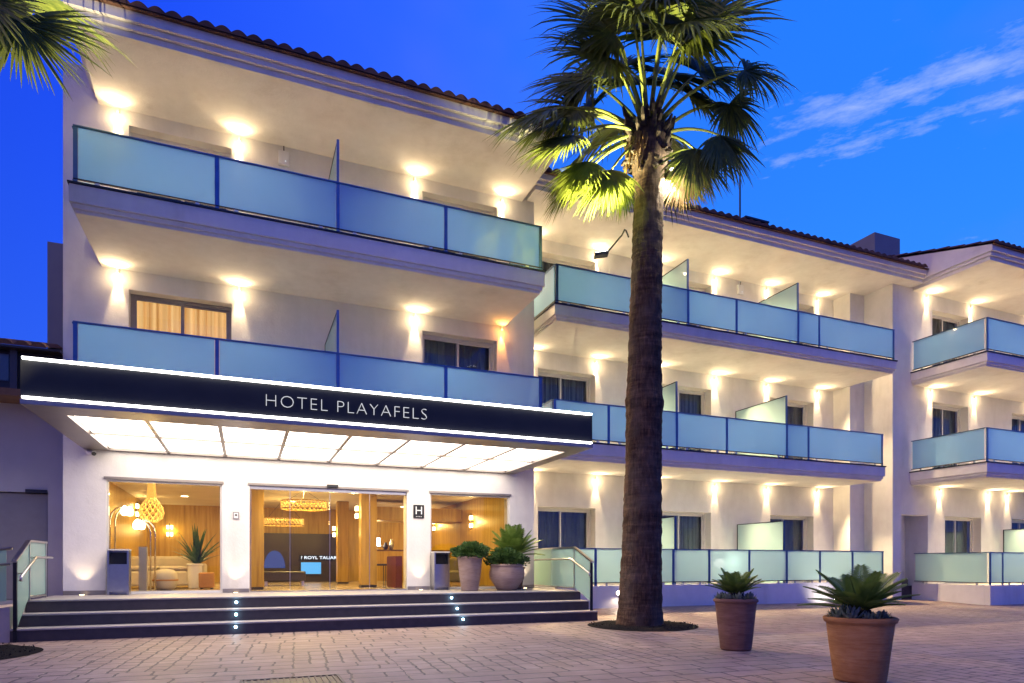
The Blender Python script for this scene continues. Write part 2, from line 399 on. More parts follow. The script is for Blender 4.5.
# gravel beds round the two palms
def bed(cx, cy, r, label):
    b = MB(); n = 44; rings = 6; rr = random.Random(3)
    b.v.append(Vector((cx, cy, .05)))
    for k in range(1, rings+1):
        for j in range(n):
            a = 2*pi*j/n; q = r*k/rings*(1 + (.02*sin(3*a+1) if k == rings else 0))
            b.v.append(Vector((cx+q*cos(a), cy+q*sin(a), (.006 if k == rings else .028+.022*rr.random()))))
    for j in range(n): b.f.append((0, 1+j, 1+(j+1) % n))
    for k in range(rings-1):
        for j in range(n):
            a, c = 1+k*n+j, 1+k*n+(j+1) % n; b.f.append((a, a+n, c+n, c))
    rim = []
    for j in range(n):
        a = 2*pi*j/n; q = (r+.0)*(1+.02*sin(3*a+1)); rim.append((cx+q*cos(a), cy+q*sin(a), .004))
    o = b.build('gravel_bed', 'gravel_dark', None, True); tag(o, label, 'gravel', None, 'stuff')
    s = MB(); rs = random.Random(9)
    for k in range(500):
        a = rs.random()*2*pi; q = r*.97*math.sqrt(rs.random()); x, y = cx+q*cos(a), cy+q*sin(a); h = .006+.009*rs.random()
        p = [Vector((x+h*cos(t+a), y+h*sin(t+a), .03)) for t in (0, 2.1, 4.2)]; t_ = Vector((x, y, .03+h*1.5))
        for u in range(3): s.tri(p[u], p[(u+1) % 3], t_)
    s.build('pebbles', 'gravel_dark', o)
bed(6.52, 9.76, .97, 'round bed of dark gravel around the palm trunk')
bed(-3.50, 9.70, 1.12, 'round bed of dark gravel at the left foot of the steps')
# drain grate
gr = thing('drain_grate', (.40, 6.40, 0), 'slotted metal drain grate set in the paving', 'drain')
for a in ((-.05, .85, 6.56, 6.585), (-.05, .85, 6.02, 6.045), (-.05, -.025, 6.045, 6.56), (.825, .85, 6.045, 6.56)):
    bx(*a, .004, .014).build('rim', 'grate_metal', gr)
fb = MB()
for i in range(15): fb.box(-.010+.0565*i, .010+.0565*i, 6.047, 6.558, .005, .012)
fb.build('bars', 'grate_metal', gr)
bx(-.023, .823, 6.047, 6.558, .002, .0035).build('pit', 'black_plastic', gr)

# ------------------------------------------------------------------ entrance steps
st = thing('entrance_steps', (1.6, 12.2, 0), 'three wide dark steps up to the pale platform of the hotel entrance', 'steps')
SX0, SX1 = -3.05, 6.35
for k, y in enumerate((11.05, 11.40, 11.75)):
    z = P/3*(k+1); yb = (11.40, 11.75, 14.3)[k]
    bx(SX0, SX1, y+.012, yb+(.05 if k < 2 else 0), -.05 if k == 0 else P/3*k-.04, z-.028).build('riser', 'step_dark', st)
    bx(SX0-.0, SX1+.0, y, (yb+.011 if k < 2 else 13.385), z-.026, z).build('tread', 'step_tread', st, bevel=.006)
bx(6.06, SX1, 13.386, 14.3, P-.026, P).build('tread', 'step_tread', st)
for x, lab in ((-.142, 'left'), (3.597, 'right')):
    for k, (y, zz, nm) in enumerate(((11.75, .462, 'top'), (11.40, .283, 'middle'), (11.05, .112, 'bottom'))):
        t = thing('step_light', (x, y, zz), f'tiny round blue-white light in the {nm} riser, {lab} column of step lights', 'step light', 'blue lights in the entrance steps')
        MB().tube([(x, y+.014, zz), (x, y-.002, zz)], .028, 16).build('bezel', 'steel', t)
        MB().tube([(x, y-.0025, zz), (x, y-.005, zz)], .021, 16).build('lens', 'led_blue', t)
        light('glow', 'POINT', (x, y-.05, zz), .35, (.4, .75, 1), t, size=.02)

# ------------------------------------------------------------------ the hotel
H = thing('hotel_building', (6, 14, 0), 'white three-storey hotel with tiled roofs, glass balconies and a lit dark entrance canopy', 'hotel')
AY, BY, CY = 13.40, 14.85, 13.30
AX0, AX1 = -2.936, 6.046
A_win = [(-1.94, -.246), (3.46, 5.145)]
ops = [(-2.293, -.41, P+.02, 2.61), (.073, 3.129, P, 2.612), (3.628, 5.449, P+.02, 2.612)]
for a, b in A_win: ops += [(a, b, 3.83, 6.035), (a, b, 6.78, 8.985)]
wall(AX0, AX1, 0, 9.85, AY, .32, ops).build('wall', 'plaster', H, label='white front wall of the entrance block')
bx(AX0, AX0+.3, AY+.32, 21.3, 0, 9.85).build('wall', 'plaster', H)
bx(AX1-.3, AX1, AY+.32, 21.3, 0, 9.85).build('wall', 'plaster', H)
bx(AX0+.3, AX1-.3, 21.0, 21.3, 0, 9.85).build('wall', 'plaster', H)
B_win = [(6.81, 8.46), (10.5, 12.2), (14.36, 16.08)]
ops = []
for a, b in B_win: ops += [(a, b, .50, 2.555), (a, b, 3.83, 6.035), (a, b, 6.80, 8.985)]
wall(AX1, 16.9, 0, 9.85, BY, .38, ops).build('wall', 'plaster', H, label='white recessed wall of the middle block')
bx(16.9, 17.49, 14.25, BY, 0, 9.295).build('wall', 'plaster', H)
bx(16.9, 17.49, BY, 21.3, 0, 9.85).build('wall', 'plaster', H)
C_win = [(19.2, 20.85), (23.0, 24.7)]
ops = [(17.86, 19.0, 0.02, 2.56)]
for a, b in C_win: ops += [(a+.57 if b < 21 else a, b+.62 if b < 21 else b, .50, 2.56), (a, b, 3.83, 6.005), (a, b, 6.78, 8.78)]
wall(17.49, 27.5, 0, 9.6, CY, .34, ops).build('wall', 'plaster', H, label='white front wall of the right-hand block')
bx(17.49, 17.80, CY+.34, 21, 0, 9.6).build('wall', 'plaster', H)
bx(27.2, 27.5, CY+.34, 21, 0, 9.6).build('wall', 'plaster', H)
# doorway niche of the right-hand block, its back wall and steps
bx(17.82, 19.1, CY+.75, CY+.85, 0, 2.7).build('wall', 'plaster', H)
bx(19.02, 19.1, CY+.35, CY+.75, 0, 2.7).build('wall', 'plaster', H)
for k, xr in enumerate((18.99, 18.66, 18.22)):
    bx(17.88, xr, CY+.03+.012*k, CY+.72, .05+.20*k, .05+.20*(k+1)).build('side_step', 'step_dark', H)

def window(x0, x1, z0, z1, y, dep, lit=False, curtain=True, split=.5, seed=0):
    """sliding window set back in its reveal: outer frame, two sashes, panes, curtain"""
    yf = y + dep; fw = .055
    f = MB(); f.box(x0, x0+fw, yf, yf+.07, z0, z1); f.box(x1-fw, x1, yf, yf+.07, z0, z1); f.box(x0+fw, x1-fw, yf, yf+.07, z1-fw, z1); f.box(x0+fw, x1-fw, yf, yf+.07, z0, z0+fw)
    fr = f.build('window', 'white_frame' if not lit else 'canopy_frame', H)
    xm = x0 + (x1-x0)*split
    for a, b, yy in ((x0+fw, xm+.03, yf+.012), (xm-.03, x1-fw, yf+.040)):
        s = MB(); q = .042
        s.box(a, a+q, yy, yy+.026, z0+fw, z1-fw); s.box(b-q, b, yy, yy+.026, z0+fw, z1-fw); s.box(a+q, b-q, yy, yy+.026, z1-fw-q, z1-fw); s.box(a+q, b-q, yy, yy+.026, z0+fw, z0+fw+q)
        s.build('sash', 'white_frame' if not lit else 'canopy_frame', fr)
        MB().quad((a+q, yy+.013, z0+fw+q), (b-q, yy+.013, z0+fw+q), (b-q, yy+.013, z1-fw-q), (a+q, yy+.013, z1-fw-q)).build('pane', 'window_glass', fr)
    c = MB(); n = 90; rr = random.Random(seed); ph = [rr.random()*6 for _ in range(4)]
    for i in range(n+1):
        t = i/n; x = x0+.02+(x1-x0-.04)*t; yy = yf+.17+.022*sin(t*78+ph[0])+.014*sin(t*131+ph[1])
        c.v += [Vector((x, yy, z0+.01)), Vector((x, yy, z1-.03))]
    for i in range(n): c.f.append((2*i, 2*i+2, 2*i+3, 2*i+1))
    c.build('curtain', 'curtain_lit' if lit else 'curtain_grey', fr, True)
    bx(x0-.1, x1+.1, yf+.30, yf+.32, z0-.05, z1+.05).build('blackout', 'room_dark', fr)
k = 0
for i, (a, b) in enumerate(A_win):
    window(a, b, 3.83, 6.035, AY, .20, lit=(i == 0), seed=k); window(a, b, 6.78, 8.985, AY, .20, seed=k+1); k += 2
for a, b in B_win:
    for z0, z1 in ((.50, 2.555), (3.83, 6.035), (6.80, 8.985)):
        window(a, b, z0, z1, BY, .26, split=.46, seed=k); k += 1
for i, (a, b) in enumerate(C_win):
    window(a, b, 3.83, 6.005, CY, .24, seed=k); window(a, b, 6.78, 8.78, CY, .24, seed=k+1)
    window(a+.57 if i == 0 else a, b+.62 if i == 0 else b, .50, 2.56, CY, .24, seed=k+2); k += 3

# balconies: slab with stepped fascia > handrail, bottom rail, posts, glass panels, partitions
def balcony(x0, x1, y0, y1, z0, z1, rtop, posts, parts=(), left=True, right=True, lab=None):
    h = z1-z0
    b = MB(); b.box(x0, x1, y0, y1-.002, z0+h*.30, z1-.03); b.box(x0+.035, x1-.035, y0+.035, y1-.002, z0+h*.13, z0+h*.30); b.box(x0+.07, x1-.07, y0+.07, y1-.002, z0, z0+h*.13)
    s = b.build('balcony', 'plaster', H, bevel=.006)
    if lab: s['label'] = lab
    bx(x0-.02, x1+.02, y0-.02, y0+.03, z1-.028, z1).build('floor_edge', 'dark_metal', s)
    for a, b_ in ((x0-.02, x0+.03), (x1-.03, x1+.02)): bx(a, b_, y0+.031, y1-.004, z1-.028, z1).build('floor_edge', 'dark_metal', s)
    bx(x0+.032, x1-.032, y0+.032, y1-.004, z1-.028, z1-.004).build('floor', 'terrace_floor', s)
    yr = y0 + .045; xl = x0 + .045; xr = x1 - .045
    glass_run(s, (xl, yr), (xr, yr), z1, rtop, posts)
    if left: glass_run(s, (xl, y1-.03), (xl, yr+.03), z1, rtop, [], ends=False)
    if right: glass_run(s, (xr, yr+.03), (xr, y1-.03), z1, rtop, [], ends=False)
    for xp in parts: partition(s, xp, y0+.05, y1, z1, rtop)
    return s
def glass_run(s, a, b, zf, zt, posts, ends=True, mat='frosted_glass', pm='rail_metal'):
    a = Vector((*a, 0)); b = Vector((*b, 0)); d = (b-a); L = d.length; u = d/L; n = Vector((-u.y, u.x, 0))
    def seg(t0, t1, w, z0, z1, nm, mt, off=0):
        q = [a+u*t0+n*(off-w), a+u*t1+n*(off-w), a+u*t1+n*(off+w), a+u*t0+n*(off+w)]
        return MB().prism([p+Vector((0, 0, z0)) for p in q], (0, 0, z1-z0)).build(nm, mt, s)
    seg(0, L, .022, zt-.022, zt, 'handrail', pm)
    seg(0, L, .014, zf+.055, zf+.075, 'bottom_rail', 'dark_metal')
    ts = [0] + [t for t in posts] + [L]
    for t in posts: seg(t-.03, t+.03, .010, zf-.02, zt-.023, 'post', pm, .0)
    if ends:
        for t in (.03, L-.03): seg(t-.03, t+.03, .012, zf+.001, zt-.023, 'post', pm)
    for i in range(len(ts)-1):
        lo = ts[i] + (.065 if (i == 0 and ends) else .035); hi = ts[i+1] - (.065 if (i == len(ts)-2 and ends) else .035)
        seg(lo, hi, .005, zf+.078, zt-.024, 'glass_panel', mat)
        for t in (lo+.25, hi-.25):
            if hi-lo > .8: seg(t-.03, t+.03, .012, zf+.001, zf+.054, 'clamp', 'steel')
def partition(s, x, y0, y1, z, rtop, front=None, back=None):
    zf = front if front is not None else rtop+.74; zb = back if back is not None else rtop+.74
    ym = y1 - .04
    MB().prism([(x-.005, y0+.03, z+.08), (x-.005, ym-.03, z+.08), (x-.005, ym-.03, zb-.02), (x-.005, y0+.03, zf-.02)], (.01, 0, 0)).build('partition', 'lit_frosted_glass', s)
    bx(x-.02, x+.02, y0-.005, y0+.028, z+.002, zf).build('post', 'rail_metal', s)
    MB().prism([(x-.014, y0+.03, zf-.018), (x-.014, ym, zb-.018), (x-.014, ym, zb), (x-.014, y0+.03, zf)], (.028, 0, 0)).build('handrail', 'dark_metal', s)
    bx(x-.014, x+.014, ym-.028, ym, z+.002, zb-.02).build('post', 'dark_metal', s)
ax0, ax1 = -2.43, 5.386
balcony(ax0, ax1, 11.42, AY, 3.43, 3.83, 4.735, [p-ax0-.045 for p in (-.424, 1.471, 3.398)], [1.471], lab='first-floor balcony behind the sign canopy')
balcony(ax0, ax1, 11.42, AY, 6.37, 6.80, 7.67, [p-ax0-.045 for p in (-.424, 1.471, 3.398)], [1.471], lab='top balcony of the entrance block')
balcony(6.25, 16.62, 12.86, BY, 3.43, 3.85, 4.75, [p-6.295 for p in (7.7, 9.586, 11.089, 13.045, 13.79)], [9.586, 13.045], right=False, lab='lower long balcony of the middle block')
balcony(6.25, 16.93, 12.75, BY, 6.46, 6.82, 7.69, [p-6.295 for p in (8.311, 9.83, 11.295, 13.319, 14.054)], [9.83, 13.319], right=False, lab='upper long balcony of the middle block')
balcony(18.2, 27.4, 11.12, CY, 3.43, 3.83, 4.74, [2.9, 4.3, 6.0], [], lab='lower corner balcony of the right-hand block')
balcony(18.25, 27.4, 11.15, CY, 6.40, 6.78, 7.69, [2.9, 4.3, 6.0], [], lab='upper corner balcony of the right-hand block')
# ground-floor terraces: low white parapet, glass on top
t1 = bx(6.42, 16.78, 12.95, 13.10, 0, .60).build('terrace_wall', 'plaster', H, bevel=.008, label='low white parapet of the middle terrace')
bx(16.63, 16.78, 13.102, 14.9, 0, .60).build('terrace_wall', 'plaster', H)
bx(6.37, 16.62, 13.102, BY-.003, .40, .49).build('terrace_floor', 'terrace_floor', H)
glass_run(t1, (6.44, 13.02), (16.74, 13.02), .60, 1.465, [p-6.44 for p in (7.42, 8.5, 9.565, 10.637, 11.9, 13.157, 14.327, 15.536)], mat='lit_frosted_glass')
glass_run(t1, (16.71, 13.06), (16.71, 14.22), .60, 1.465, [], ends=False, mat='lit_frosted_glass')
partition(t1, 9.65, 13.05, BY, .49, 1.465, 2.26, 2.26); partition(t1, 13.10, 13.05, BY, .49, 1.465, 2.24, 2.24)
t2 = bx(18.3, 27.4, 11.10, 11.25, 0, .53).build('terrace_wall', 'plaster', H, bevel=.008, label='low white parapet of the right-hand terrace')
bx(18.3, 18.45, 11.252, CY-.002, 0, .53).build('terrace_wall', 'plaster', H)
bx(18.452, 27.4, 11.252, CY-.003, .40, .49).build('terrace_floor', 'terrace_floor', H)
glass_run(t2, (18.37, 11.17), (27.3, 11.17), .53, 1.42, [.55, 1.7, 2.9, 4.1, 5.3], mat='lit_frosted_glass')
glass_run(t2, (18.37, CY-.03), (18.37, 11.2), .53, 1.42, [], ends=False, mat='lit_frosted_glass')
partition(t2, 22.5, 11.2, CY, .49, 1.42, 2.2, 2.2)

# roofs: soffit, stepped cornice, rows of barrel tiles
def roof(x0, x1, y0, y1, zs, zt, slope=.30, lab=None, left_step=True):
    """zs soffit level, zt tile eave level; slopes up towards y1"""
    b = MB(); h = zt - zs
    b.box(x0+.10, x1, y0+.12, y1, zs, zs+.10); b.box(x0+.05, x1, y0+.06, y1, zs+.10, zs+.19); b.box(x0, x1, y0, y1, zs+.19, zt-.05)
    s = b.build('eave', 'plaster', H, bevel=.006)
    if lab: s['label'] = lab
    t = MB(); p = .235; nx = int((x1-x0+.1)/p)*8; rows = int((y1-y0+.1)/.42); ya = y0-.09
    def P_(i, r, e):
        x = x0-.05+p/8*i; yy = ya+.42*(r+e)
        ph = (i % 8)/8; hgt = .068*abs(sin(pi*ph)) if True else 0
        w = .012*noise.noise(Vector((x*1.3, yy*2, 3)))
        return Vector((x, yy, zt-.05+slope*(yy-ya)+hgt+(.028 if e == 0 else 0)+w))
    for r in range(rows):
        for i in range(nx):
            t.quad(P_(i, r, 0), P_(i+1, r, 0), P_(i+1, r, 1.04), P_(i, r, 1.04))
            if r == 0:
                a, c = P_(i, 0, 0), P_(i+1, 0, 0); t.quad(Vector((a.x, a.y, zt-.055)), Vector((c.x, c.y, zt-.055)), c, a)
    t.build('roof', 'roof_tile', H)
    bx(x0, x1, y0-.07, y0+.001, zt-.075, zt-.056).build('gutter_edge', 'roof_tile', H)
roof(-2.51, 5.75, 11.42, 21.3, 9.245, 9.66, lab='stepped white eave of the entrance block')
roof(5.76, 18.25, 12.80, 21.3, 9.295, 9.68, lab='stepped white eave of the middle block')
roof(18.26, 28, 11.03, 21.3, 9.22, 9.62, lab='stepped white eave of the right-hand block')
# gable side above the eave line and rooftop pieces
MB().prism([(18.262, 11.05, 9.57), (18.262, 20, 9.57), (18.262, 20, 12.2)], (.04, 0, 0)).build('wall', 'plaster', H)
rb = bx(18.9, 20.07, 15, 17.5, 10.0, 11.88).build('roof_box', 'pale_render', H); 
# ------------------------------------------------------------------ canopy
cn = bx(-2.62, 5.575, 9.92, 11.40, 3.20, 3.70).build('canopy', 'canopy_panel', H, label='dark entrance canopy edged with two lines of white light')
bx(-2.62, 5.575, 11.402, AY-.003, 3.20, 3.42).build('canopy_roof', 'canopy_panel', cn)
bx(-2.62, 5.575, 9.898, 9.919, 3.225, 3.675).build('fascia', 'canopy_panel', cn)
bx(-2.60, 5.555, 9.862, 9.917, 3.684, 3.710).build('led_strip', 'led_white', cn)
bx(-2.60, 5.555, 9.862, 9.917, 3.187, 3.213).build('led_strip', 'led_white', cn)
PX0, PX1, PY0, PY1 = -2.24, 5.318, 10.43, 13.32
bx(-2.62, 5.575, 9.872, PY0, 3.115, 3.176).build('soffit_frame', 'canopy_frame', cn)
bx(-2.62, PX0, PY0+.002, AY-.003, 3.115, 3.198).build('soffit_frame', 'canopy_frame', cn)
bx(PX1, 5.575, PY0+.002, AY-.003, 3.115, 3.198).build('soffit_frame', 'canopy_frame', cn)
bx(PX0+.002, PX1-.002, PY1, AY-.003, 3.115, 3.198).build('soffit_frame', 'canopy_frame', cn)
bx(-2.622, -2.60, 9.93, AY-.003, 3.20, 3.42).build('side_trim', 'dark_metal', cn)
pw = (PX1-PX0)/8
for i in range(8):
    for a, b in ((PY0+.004, 11.855), (11.89, PY1-.004)):
        bx(PX0+pw*i+.03, PX0+pw*(i+1)-.03, a, b, 3.160, 3.19).build('light_panel', 'panel_light', cn)
bx(PX0+.002, PX1-.002, 11.861, 11.884, 3.128, 3.192).build('divider', 'canopy_frame', cn)
for i in range(1, 8): bx(PX0+pw*i-.028, PX0+pw*i+.028, PY0+.004, PY1-.004, 3.122, 3.192).build('divider', 'canopy_frame', cn)
def text(s, size, loc, name, mat, parent, rot=(R(90), 0, 0), ext=.012, sx=1, space=1.0, width=None, off=0):
    cu = bpy.data.curves.new(name, 'FONT'); cu.body = s; cu.size = size; cu.extrude = ext; cu.space_character = space; cu.resolution_u = 3; cu.offset = off
    o = bpy.data.objects.new(name, cu); col.objects.link(o)
    bpy.context.view_layer.update()
    me = bpy.data.meshes.new_from_object(o.evaluated_get(bpy.context.evaluated_depsgraph_get()))
    bpy.data.objects.remove(o)
    xs = [v.co.x for v in me.vertices]; x0, x1 = min(xs), max(xs); k = (width/(x1-x0)) if width else sx
    for v in me.vertices: v.co.x = (v.co.x-x0)*k
    me.materials.clear(); me.materials.append(M[mat])
    o = bpy.data.objects.new(name, me); col.objects.link(o); o.rotation_euler = rot
    o.location = Vector(loc) - (ORG.get(parent.name, Vector()) if parent else Vector())
    if parent: o.parent = parent
    return o
text('HOTEL PLAYAFELS', .255, (.27, 9.884, 3.352), 'lettering', 'letter_glow', cn, ext=.010, space=1.12, width=2.351, off=-.008)

# ------------------------------------------------------------------ doors and lobby
e = bx(.075, 3.127, 13.46, 13.52, 2.545, 2.61).build('entrance_door', 'steel', H, label='wide frameless glass entrance door')
for a, b, y in ((.085, .80, 13.50), (.80, 1.56, 13.47), (1.56, 2.36, 13.47), (2.36, 3.12, 13.50)):
    bx(a+.004, b-.004, y, y+.012, P+.03, 2.543).build('door_leaf', 'clear_glass', e)
    bx(a+.004, a+.016, y-.004, y-.001, P+.03, 2.543).build('edge_strip', 'steel', e)
bx(.075, 3.127, 13.42, 13.6, P+.001, P+.022).build('threshold', 'steel', e)
for a, b in ((-2.293, -.41), (3.628, 5.449)):
    f = MB(); f.box(a, a+.035, 13.44, 13.50, P+.02, 2.61); f.box(b-.035, b, 13.44, 13.50, P+.02, 2.61); f.box(a+.035, b-.035, 13.44, 13.50, 2.575, 2.61); f.box(a+.035, b-.035, 13.44, 13.50, P+.02, P+.05)
    fr = f.build('shop_window', 'white_frame', H); bx(a+.036, b-.036, 13.465, 13.477, P+.051, 2.574).build('pane', 'clear_glass', fr)
    bx(a-.03, b+.03, AY-.03, AY-.003, 2.612, 2.655).build('lintel_trim', 'canopy_frame', fr)
bx(.04, 3.16, AY-.03, AY-.003, 2.614, 2.655).build('lintel_trim', 'canopy_frame', e)
for a, b in ((AX0, -2.30), (-.40, .065), (3.14, 3.62), (5.456, AX1)):
    bx(a+.002, b-.002, AY-.02, AY-.002, P+.002, P+.075).build('plinth', 'canopy_frame', H)
lx0, lx1 = AX0+.302, 5.50
lf = bx(lx0, AX1-.31, 13.73, 20.99, P-.10, P+.002).build('lobby_floor', 'lobby_floor', H)
bx(lx0, AX1-.31, 13.73, 20.99, 2.80, 2.90).build('lobby_ceiling', 'lobby_ceiling', H)
bx(lx1, lx1+.1, 13.725, 20.98, P+.004, 2.798).build('lobby_wall', 'wood_panel', H, label='right-hand wooden lobby wall')
bx(lx0+.001, lx0+.05, 13.75, 20.9, P+.004, 2.798).build('lobby_wall', 'wood_panel', H)
bx(lx0+.06, lx1-.01, 20.90, 20.97, P+.004, 2.798).build('lobby_wall', 'wood_panel', H)
bx(-.30, -.20, 14.2, 18.0, P+.004, 2.798)
for a in ((.088, .36, 14.6, 14.95), (2.46, 2.82, 15.1, 15.45), (2.30, 2.60, 18.0, 18.3)):
    c = bx(*a, P+.06, 2.798).build('lobby_column', 'wood_panel', H, bevel=.006); bx(a[0]+.005, a[1]-.005, a[2]+.005, a[3]-.005, P+.003, P+.059).build('skirting', 'lobby_dark', c)
bx(.35, 2.95, 20.55, 20.60, P+.004, 2.02).build('feature_wall', 'lobby_dark', H)
# reception shelf, raised ceiling box
bx(3.0, 5.49, 17.0, 17.9, 2.25, 2.60).build('bulkhead', 'wood_panel', H)
sf = bx(2.9, 5.49, 17.95, 18.25, 1.46, 1.50).build('lobby_shelf', 'wood_beam', H)
bx(3.15, 3.30, 14.6, 15.6, P+.004, 1.28).build('lobby_screen', 'red_panel', H)
WARM = (1, .68, .20)
for i, (x, y, en) in enumerate(((-1.5, 15.2, 32), (-1.4, 18, 44), (1.2, 15.4, 36), (1.2, 18.4, 44), (4.2, 15.2, 34), (4.3, 18.9, 44), (.9, 14.0, 24), (2.3, 14.0, 24))):  # last two fittings are added to brighten the column fronts
    t = thing('recessed_light', (x, y, 2.78), ['round recessed ceiling light above the sofa behind the left window', 'recessed ceiling light deep in the lobby behind the left window', 'recessed ceiling light just inside the glass entrance door', 'recessed ceiling light deep in the lobby behind the entrance door', 'recessed ceiling light above the green armchair', 'recessed ceiling light over the reception shelf', 'ceiling light added behind the left half of the glass door to brighten the columns', 'ceiling light added behind the right half of the glass door to brighten the columns'][i], 'ceiling light', 'recessed lights in the lobby ceiling')
    MB().tube([(x, y, 2.799), (x, y, 2.785)], .10, 20).build('trim_ring', 'white_plastic', t); MB().tube([(x, y, 2.784), (x, y, 2.779)], .08, 20).build('lens', 'lamp_warm', t)
    light('lamp', 'AREA', (x, y, 2.77), en, WARM, t, aim=(0, 0, -1), size=.35)
def ring_lamp(x, y, z, r, h, label):
    t = thing('ring_chandelier', (x, y, z), label, 'chandelier', 'woven ring chandeliers in the lobby')
    b = MB(); n = 28
    for lay in (0, 1):
        rr = r - .03*lay
        for i in range(n):
            a0 = 2*pi*i/n; d = 2*pi/n*(1.5 if lay else -1.5)
            p = [Vector((x+rr*cos(a0+d*q), y+rr*sin(a0+d*q), z-h/2+h*q)) for q in (0, .33, .66, 1)]
            b.tube(p, .010, 5)
    b.build('weave', 'pendant_glow', t)
    for zz, nm in ((z-h/2, 'hoop'), (z+h/2, 'hoop')):
        MB().tube([(x+r*cos(2*pi*i/40), y+r*sin(2*pi*i/40), zz) for i in range(41)], .014, 6).build(nm, 'wood_panel', t)
    for i in range(3):
        a = 2*pi*i/3+.4; MB().tube([(x+r*cos(a), y+r*sin(a), z+h/2), (x, y, 2.79)], .004, 5).build('cord', 'black_plastic', t)
    light('lamp', 'POINT', (x, y, z), 16, WARM, t, size=.12)
ring_lamp(1.24, 15.5, 2.44, .50, .17, 'nearer woven ring chandelier just inside the entrance door')
ring_lamp(.92, 18.0, 2.20, .51, .17, 'farther woven ring chandelier, lower left in the entrance door')
# woven bottle-shaped pendant behind the left window
t = thing('pendant_lamp', (-1.77, 15, 1.95), 'tall woven bottle-shaped pendant lamp behind the left window', 'pendant lamp')
b = MB()
prof = [(.06, 2.78), (.07, 2.62), (.08, 2.45), (.14, 2.36), (.21, 2.25), (.23, 2.14), (.20, 2.03), (.10, 1.95)]
for s_ in (1, -1):
    for i in range(12):
        pts = []
        for k, (r, z) in enumerate(prof):
            a = 2*pi*i/12 + s_*k*.36; pts.append((-1.77+r*cos(a), 15+r*sin(a), z))
        b.tube(pts, .008, 5)
b.build('weave', 'pendant_glow', t); light('lamp', 'POINT', (-1.77, 15, 2.15), 14, WARM, t, size=.08)
def sconce(x, y, z, nx, ny, label, h=.42):
    t = thing('wall_sconce', (x, y, z), label, 'wall lamp', 'lobby wall sconces')
    n = Vector((nx, ny, 0)); u = Vector((-ny, nx, 0)); c = Vector((x, y, z)) + n*.07
    MB().tube([c-Vector((0, 0, h/2)), c+Vector((0, 0, h/2))], .012, 6).build('bar', 'black_plastic', t)
    MB().tube([c, c-n*.066], .015, 6).build('bracket', 'black_plastic', t)
    for s_ in (-1, 1):
        q = c + Vector((0, 0, s_*h*.24))
        for d in (-1, 1): MB().tube([q+u*d*.05-Vector((0, 0, .05)), q+u*d*.05+Vector((0, 0, .05))], .032, 10).build('bulb', 'lamp_warm', t)
    light('lamp', 'POINT', c+n*.08, 9, WARM, t, size=.06)
sconce(5.495, 16.0, 2.2, -1, 0, 'nearer double wall lamp on the wood wall behind the right window')
sconce(5.495, 19.6, 2.3, -1, 0, 'farther double wall lamp on the wood wall behind the right window')
sconce(-2.0, 20.89, 2.05, 0, -1, 'double wall lamp on the back wall to the right of the woven pendant')
sconce(lx0+.055, 18.6, 2.45, 1, 0, 'double wall lamp on the left lobby wall above the chrome tubes')
sconce(2.455, 15.28, 2.30, -1, 0, 'double wall lamp on the nearer wooden column inside the door', .36)
sconce(2.295, 18.15, 1.98, -1, 0, 'double wall lamp on the farther wooden column inside the door', .36)
# chrome tube stand
def arc_lamp(x, xe, ztop, ze, y, label):
    t = thing('arc_lamp', (x, y, P), label, 'floor lamp', 'bent-tube lamps in the lobby'); sg = 1 if xe > x else -1
    for dx, dy in ((0, 0), (.07, .10)):
        MB().tube([(x+dx, y+dy, P+.01), (x+dx, y+dy, ztop-.26), (x+dx+sg*.03, y+dy, ztop-.12), (x+dx+sg*.10, y+dy, ztop-.03), (x+dx+sg*.18, y+dy, ztop), (xe+dx, y+dy, ztop)], .017, 10).build('tube', 'chrome', t, True)
        MB().tube([(xe+dx, y+dy, ztop), (xe+dx, y+dy, ze)], .006, 6).build('cord', 'black_plastic', t)
        MB().lathe([(.02, .12), (.06, .06), (.075, 0), (.05, -.06), (.01, -.07)], (xe+dx, y+dy, ze-.05), 16).build('bulb', 'lamp_warm', t, True)
    bx(x-.06, x+.14, y-.06, y+.17, P+.003, P+.02).build('base_plate', 'steel', t)
arc_lamp(-2.42, -2.17, 2.20, 2.16, 14.5, 'pair of bent metal tubes with bulbs at the left side of the left window')
arc_lamp(-1.74, -1.98, 1.98, 1.90, 14.6, 'pair of bent metal tubes with bulbs below the woven pendant')
# sofa, pouf, ottoman, armchair, bench
t = thing('sofa', (-1.6, 17, P), 'long cream sofa along the lobby behind the left window', 'sofa')
bx(-2.55, -1.0, 16.0, 16.75, P+.06, P+.40).build('seat', 'sofa_cream', t, bevel=.05); bx(-2.55, -1.0, 16.752, 17.0, P+.06, P+.72).build('backrest', 'sofa_cream', t, bevel=.06)
for x in (-1.02, -2.58): bx(x-.0, x+.18, 15.98, 16.99, P+.03, P+.56).build('armrest', 'sofa_cream', t, bevel=.05)
for x in (-2.5, -1.76): bx(x, x+.70, 16.0, 16.72, P+.405, P+.50).build('cushion', 'sofa_cream', t, bevel=.04)
t = thing('pouf', (-1.52, 15.0, P), 'round cream pouf below the woven pendant', 'pouf')
MB().lathe([(.14, 0), (.20, .06), (.235, .2), (.22, .34), (.15, .42), (.02, .44)], (-1.52, 15.0, P+.004), 28).build('seat', 'sofa_cream', t, True)
MB().lathe([(.228, .19), (.243, .20), (.243, .22), (.228, .23)], (-1.52, 15.0, P+.004), 28, cap=False).build('piping', 'ottoman_orange', t, True)
t = thing('ottoman', (-.78, 15.5, P), 'orange cube ottoman beside the lobby plant', 'ottoman')
bx(-.93, -.63, 15.4, 15.7, P+.03, P+.36).build('seat', 'ottoman_orange', t, bevel=.025)
